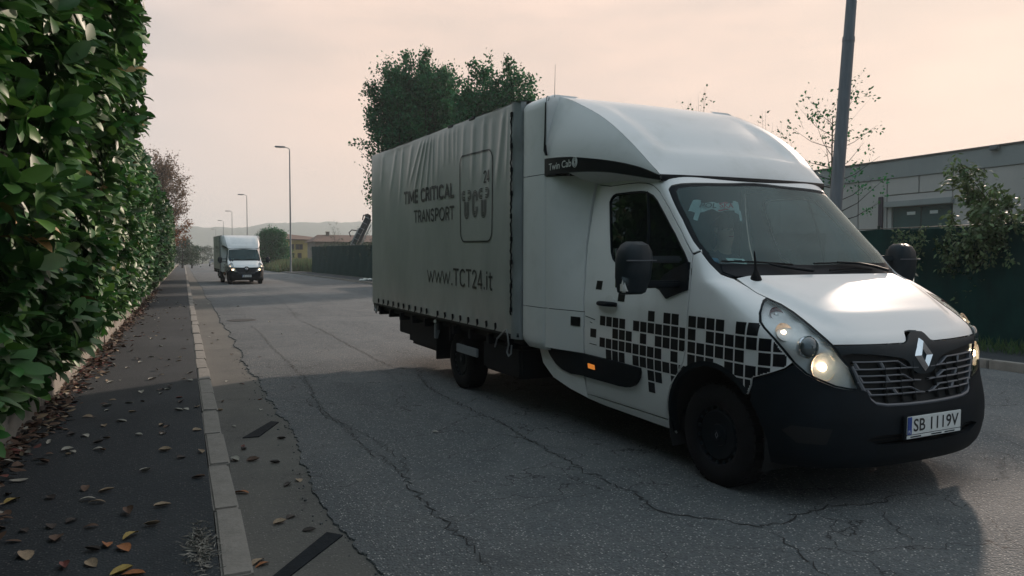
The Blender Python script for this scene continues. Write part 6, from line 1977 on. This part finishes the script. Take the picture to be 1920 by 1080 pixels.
# ================================================================== vehicles and people in place
def place_truck(e, pos, fwd_xy, pit):
    fx, fy = fwd_xy
    fw = Vector((fx, fy, -math.sin(pit))).normalized()
    lf = Vector((-fy, fx, math.sin(R_(.18)))).normalized()
    up = fw.cross(lf).normalized(); lf = up.cross(fw)
    M = Matrix((fw, lf, up)).transposed().to_4x4(); M.translation = Vector(pos)
    e.matrix_world = M
YT = R_(26.86)
f_cam = (math.sin(YT), -math.cos(YT))
fwd = (f_cam[0] * math.cos(CAM_YAW) + f_cam[1] * math.sin(CAM_YAW), -f_cam[0] * math.sin(CAM_YAW) + f_cam[1] * math.cos(CAM_YAW))
TRK = empty('box_truck'); tag(TRK, 'large white curtain-sided truck with chequered door close in the foreground', 'truck', 'white box trucks on the road')
build_truck(TRK)
TPOS = (2.246 * math.cos(CAM_YAW) + 5.516 * math.sin(CAM_YAW), -2.246 * math.sin(CAM_YAW) + 5.516 * math.cos(CAM_YAW), 0.0)
place_truck(TRK, TPOS, fwd, R_(.826))
FAR = copy_tree(TRK)
tag(FAR, 'small distant white truck with lit headlights coming down the road', 'truck', 'white box trucks on the road')
place_truck(FAR, (3.42, 48.8, 0.0), (math.sin(R_(2.6)), -math.cos(R_(2.6))), R_(.5))

# person beside the driver's place, seen through the windscreen
def skin_body(name, pts, edges, m, parent, sub=2, root=0):
    me = bpy.data.meshes.new(name)
    me.from_pydata([p[:3] for p in pts], edges, [])
    o = bpy.data.objects.new(name, me); COL.objects.link(o)
    md = o.modifiers.new('skin', 'SKIN'); md.use_smooth_shade = True
    if not me.skin_vertices: pass
    for v, p in zip(me.skin_vertices[0].data, pts):
        v.radius = (p[3], p[4] if len(p) > 4 else p[3])
    me.skin_vertices[0].data[root].use_root = True
    sb = o.modifiers.new('sub', 'SUBSURF'); sb.levels = sub; sb.render_levels = sub
    dg = bpy.context.evaluated_depsgraph_get()
    nm = bpy.data.meshes.new_from_object(o.evaluated_get(dg))
    bpy.data.objects.remove(o)
    nm.materials.clear(); nm.materials.append(MATS[m])
    nm.polygons.foreach_set('use_smooth', [True] * len(nm.polygons))
    r = bpy.data.objects.new(name, nm); COL.objects.link(r)
    if parent: r.parent = parent
    return r
PS = empty('person'); tag(PS, 'person in dark clothes seated behind the near truck windscreen', 'person')
PS.matrix_world = TRK.matrix_world @ Matrix.Translation((-.80, -.12, .955))
pts = []; ed = []
def jn(x, y, z, r, r2=None, par=None):
    pts.append((x, y, z, r, r2 or r))
    if par is not None: ed.append((par, len(pts) - 1))
    return len(pts) - 1
pel = jn(-.16, 0, .10, .15, .12)
wai = jn(-.19, 0, .26, .14, .105, pel); che = jn(-.18, 0, .44, .165, .115, wai); col_ = jn(-.14, 0, .56, .10, .08, che)
nk = jn(-.10, 0, .64, .055, .055, col_); jw = jn(-.065, 0, .71, .068, .066, nk); hd = jn(-.085, 0, .79, .085, .078, jw); cr_ = jn(-.095, 0, .86, .07, .066, hd)
for s in (1, -1):
    hp_ = jn(-.05, s * .10, .08, .095, .085, pel); kn = jn(.32, s * .13, .12, .07, .065, hp_); an = jn(.46, s * .13, -.28, .045, .045, kn); jn(.60, s * .13, -.33, .04, .03, an)
    sh = jn(-.15, s * .19, .53, .065, .06, col_); el = jn(-.02, s * .25, .28, .048, .046, sh); wr = jn(.20, s * .14, .22, .032, .03, el)
    pm = jn(.27, s * .11, .205, .036, .018, wr)
    for k in range(4):
        f1 = jn(.315, s * (.14 - .022 * k), .212, .0095, .009, pm); f2 = jn(.345 + (.004, .012, .010, 0)[k], s * (.142 - .023 * k), .200, .0085, .008, f1); jn(.362 + (.004, .014, .012, 0)[k], s * (.142 - .023 * k), .180, .0075, .007, f2)
    t1 = jn(.25, s * .070, .208, .011, .010, pm); jn(.285, s * .055, .200, .009, .009, t1)
body = skin_body('body', pts, ed, 'skin', PS)
# face: nose, brow, eyes, mouth, ears pressed onto the head
fc = MB()
fc.add([(-.005, 0, .815), (.022, 0, .772), (-.002, -.017, .768), (-.002, .017, .768)], [(0, 1, 2), (0, 3, 1), (1, 3, 2)])
fc.build('nose', 'skin', PS)
for s in (1, -1):
    MB().lathe([(.0, .010), (.008, .007), (.011, 0)], 10, Matrix.Translation((-.008, s * .03, .805)) @ Matrix.Rotation(R_(-90), 4, 'Z')).build('eye', 'hair', PS)
    MB().box((-.105, s * .078, .765), (-.07, s * .092, .825), .007).build('ear', 'skin', PS)
MB().box((-.012, -.024, .742), (.000, .024, .750), .003).build('mouth', 'red_lens', PS)
G = []
for a in np.linspace(.0, 1.75, 8):
    G.append([(-.105 + .098 * math.sin(a) * math.cos(b) * (1.0 if math.cos(b) < .2 else .88), .092 * math.sin(a) * math.sin(b), .80 + .125 * math.cos(a) + (.02 if math.cos(b) > .3 else 0)) for b in np.linspace(0, 2 * math.pi, 17)])
MB().grid(G).build('hair', 'hair', PS)
# jacket and trousers follow the body, a little larger
def grow(src, zlo, zhi, cond, off, m, nm):
    me = src.data; V = []; idx = {}; F = []
    for p in me.polygons:
        c_ = p.center
        if cond(c_):
            q = []
            for v in p.vertices:
                if v not in idx:
                    idx[v] = len(V); V.append(me.vertices[v].co + me.vertices[v].normal * off)
                q.append(idx[v])
            F.append(q)
    if F: link_mesh(nm, V, F, m, PS, True, 180)
grow(body, 0, 1, lambda c_: (.12 < c_.z < .615 and c_.x < .20) and not (c_.z < .19 and c_.x > -.02 and abs(c_.y) < .2), .012, 'dark_cloth', 'jacket')
grow(body, 0, 1, lambda c_: c_.z < .20 and not (c_.x > .15 and c_.z > .185), .011, 'trousers', 'trousers')

# fan scarf hung inside the top of the windscreen
SCF = empty('hanging_scarf'); tag(SCF, 'small white and red scarf hung inside the near truck windscreen', 'scarf')
SCF.matrix_world = TRK.matrix_world
def scarf_pt(ps, z, off=-.05): return cab_one(ps, z, off)
def scarf_patch(nm, ps0, ps1, z0, z1, m, wav=.012, par=SCF, off=-.05):
    G = []
    for z in np.linspace(z0, z1, 5):
        G.append([scarf_pt(p, z + .006 * math.sin(p * .8), off + wav * math.sin(p * .55) * (z1 - z) / (z1 - z0 + 1e-6)) for p in np.linspace(ps0, ps1, 16)])
    return MB().grid(G).build(nm, m, par, True, 180)
w_ = scarf_patch('white_half', 56.5, 46.0, 1.918, 1.985, 'scarf_white')
r_ = scarf_patch('red_half', 46.0, 34.5, 1.922, 1.990, 'scarf_white')
for ps0, ps1, nm in ((58.6, 55.0, 'fringe_end'), (35.2, 30.2, 'fringe_end')):
    scarf_patch(nm, ps0, ps1, 1.905, 2.0, 'scarf_white')
for ps0, ps1 in ((55.6, 53.6), (31.6, 30.0)):
    scarf_patch('tassel', ps0, ps1, 1.855, 1.93, 'scarf_white')
def scarf_text(txt, ps0, ps1, z0, h, m, par):
    V, F = font_mesh(txt, 1.0, .02)
    V = V / V.max(0)
    Q = [scarf_pt(ps0 + (ps1 - ps0) * a, z0 + h * b, -.036) for a, b in V]
    link_mesh('lettering', Q, F, m, par, False)
scarf_text('POL', 54.8, 47.0, 1.932, .040, 'plate_black', w_)
scarf_text('SKA', 45.2, 36.0, 1.936, .040, 'scarf_red', r_)
for zz0 in (1.924, 1.978):
    scarf_patch('stripe', 45.5, 35.2, zz0, zz0 + .008, 'scarf_red', .012, r_, -.045)

# far blue car
mat('car_blue', (.035, .075, .12), .3, var=.1, coat=.5)
cb = empty('parked_car', (5.6, 166, 0)); tag(cb, 'tiny dark blue car just left of the far truck', 'car')
sec = [(-2.0, .55, .80, .70), (-1.95, .40, .95, .80), (-1.0, .30, 1.0, .86), (-.75, .30, 1.02, .88), (1.6, .30, 1.02, .88), (2.0, .40, .95, .82), (2.1, .5, .85, .75)]
G = [[(-w, y, z0), (-w, y, z1 * .75), (-w * .96, y, z1), (0, y, z1 + .03), (w * .96, y, z1), (w, y, z1 * .75), (w, y, z0)] for y, z0, z1, w in sec]
MB().grid(G).build('body', 'car_blue', cb)
G = [[(-.80, y0, 1.0), (-.62, y1, 1.5), (0, y1 - .02, 1.53), (.62, y1, 1.5), (.80, y0, 1.0)] for y0, y1 in ((-1.1, -.35), (-.7, -.2), (1.2, 1.0), (1.9, 1.4))]
MB().grid(G).build('cabin', 'car_blue', cb)
MB().add([(-.70, -1.02, 1.04), (.70, -1.02, 1.04), (.56, -.42, 1.46), (-.56, -.42, 1.46)], [(0, 1, 2, 3)]).build('windscreen', 'pane', cb, False)
for s in (1, -1):
    MB().box((s * .45, -2.03, .62), (s * .72, -1.93, .78), .03).build('headlight', 'lamp_reflector', cb)
    for y in (-1.3, 1.3): MB().lathe([(.0, -.1), (.2, -.1), (.32, -.08), (.32, .08), (.0, .1)], 16, Matrix.Translation((s * .78, y, .32)) @ Matrix.Rotation(R_(90), 4, 'Z')).build('wheel', 'rubber', cb)
MB().box((-.5, -2.10, .42), (.5, -2.0, .56), .02).build('grille', 'dark_void', cb)

# ================================================================== autumn mist: one closed box of even pale air
hm = bpy.data.materials.new('haze'); hm.use_nodes = True
nt = hm.node_tree; nt.nodes.remove(nt.nodes['Principled BSDF'])
pv_ = nt.nodes.new('ShaderNodeVolumePrincipled')
pv_.inputs['Color'].default_value = (.76, .82, .85, 1)
pv_.inputs['Density'].default_value = .00062
pv_.inputs['Anisotropy'].default_value = .2
nt.links.new(pv_.outputs[0], nt.nodes['Material Output'].inputs['Volume'])
MATS['haze'] = hm
hzb = MB().box((-905, -65, -1.2), (1205, 1785, 84)).build('haze', 'haze', None, False)
tag(hzb, kind='stuff')
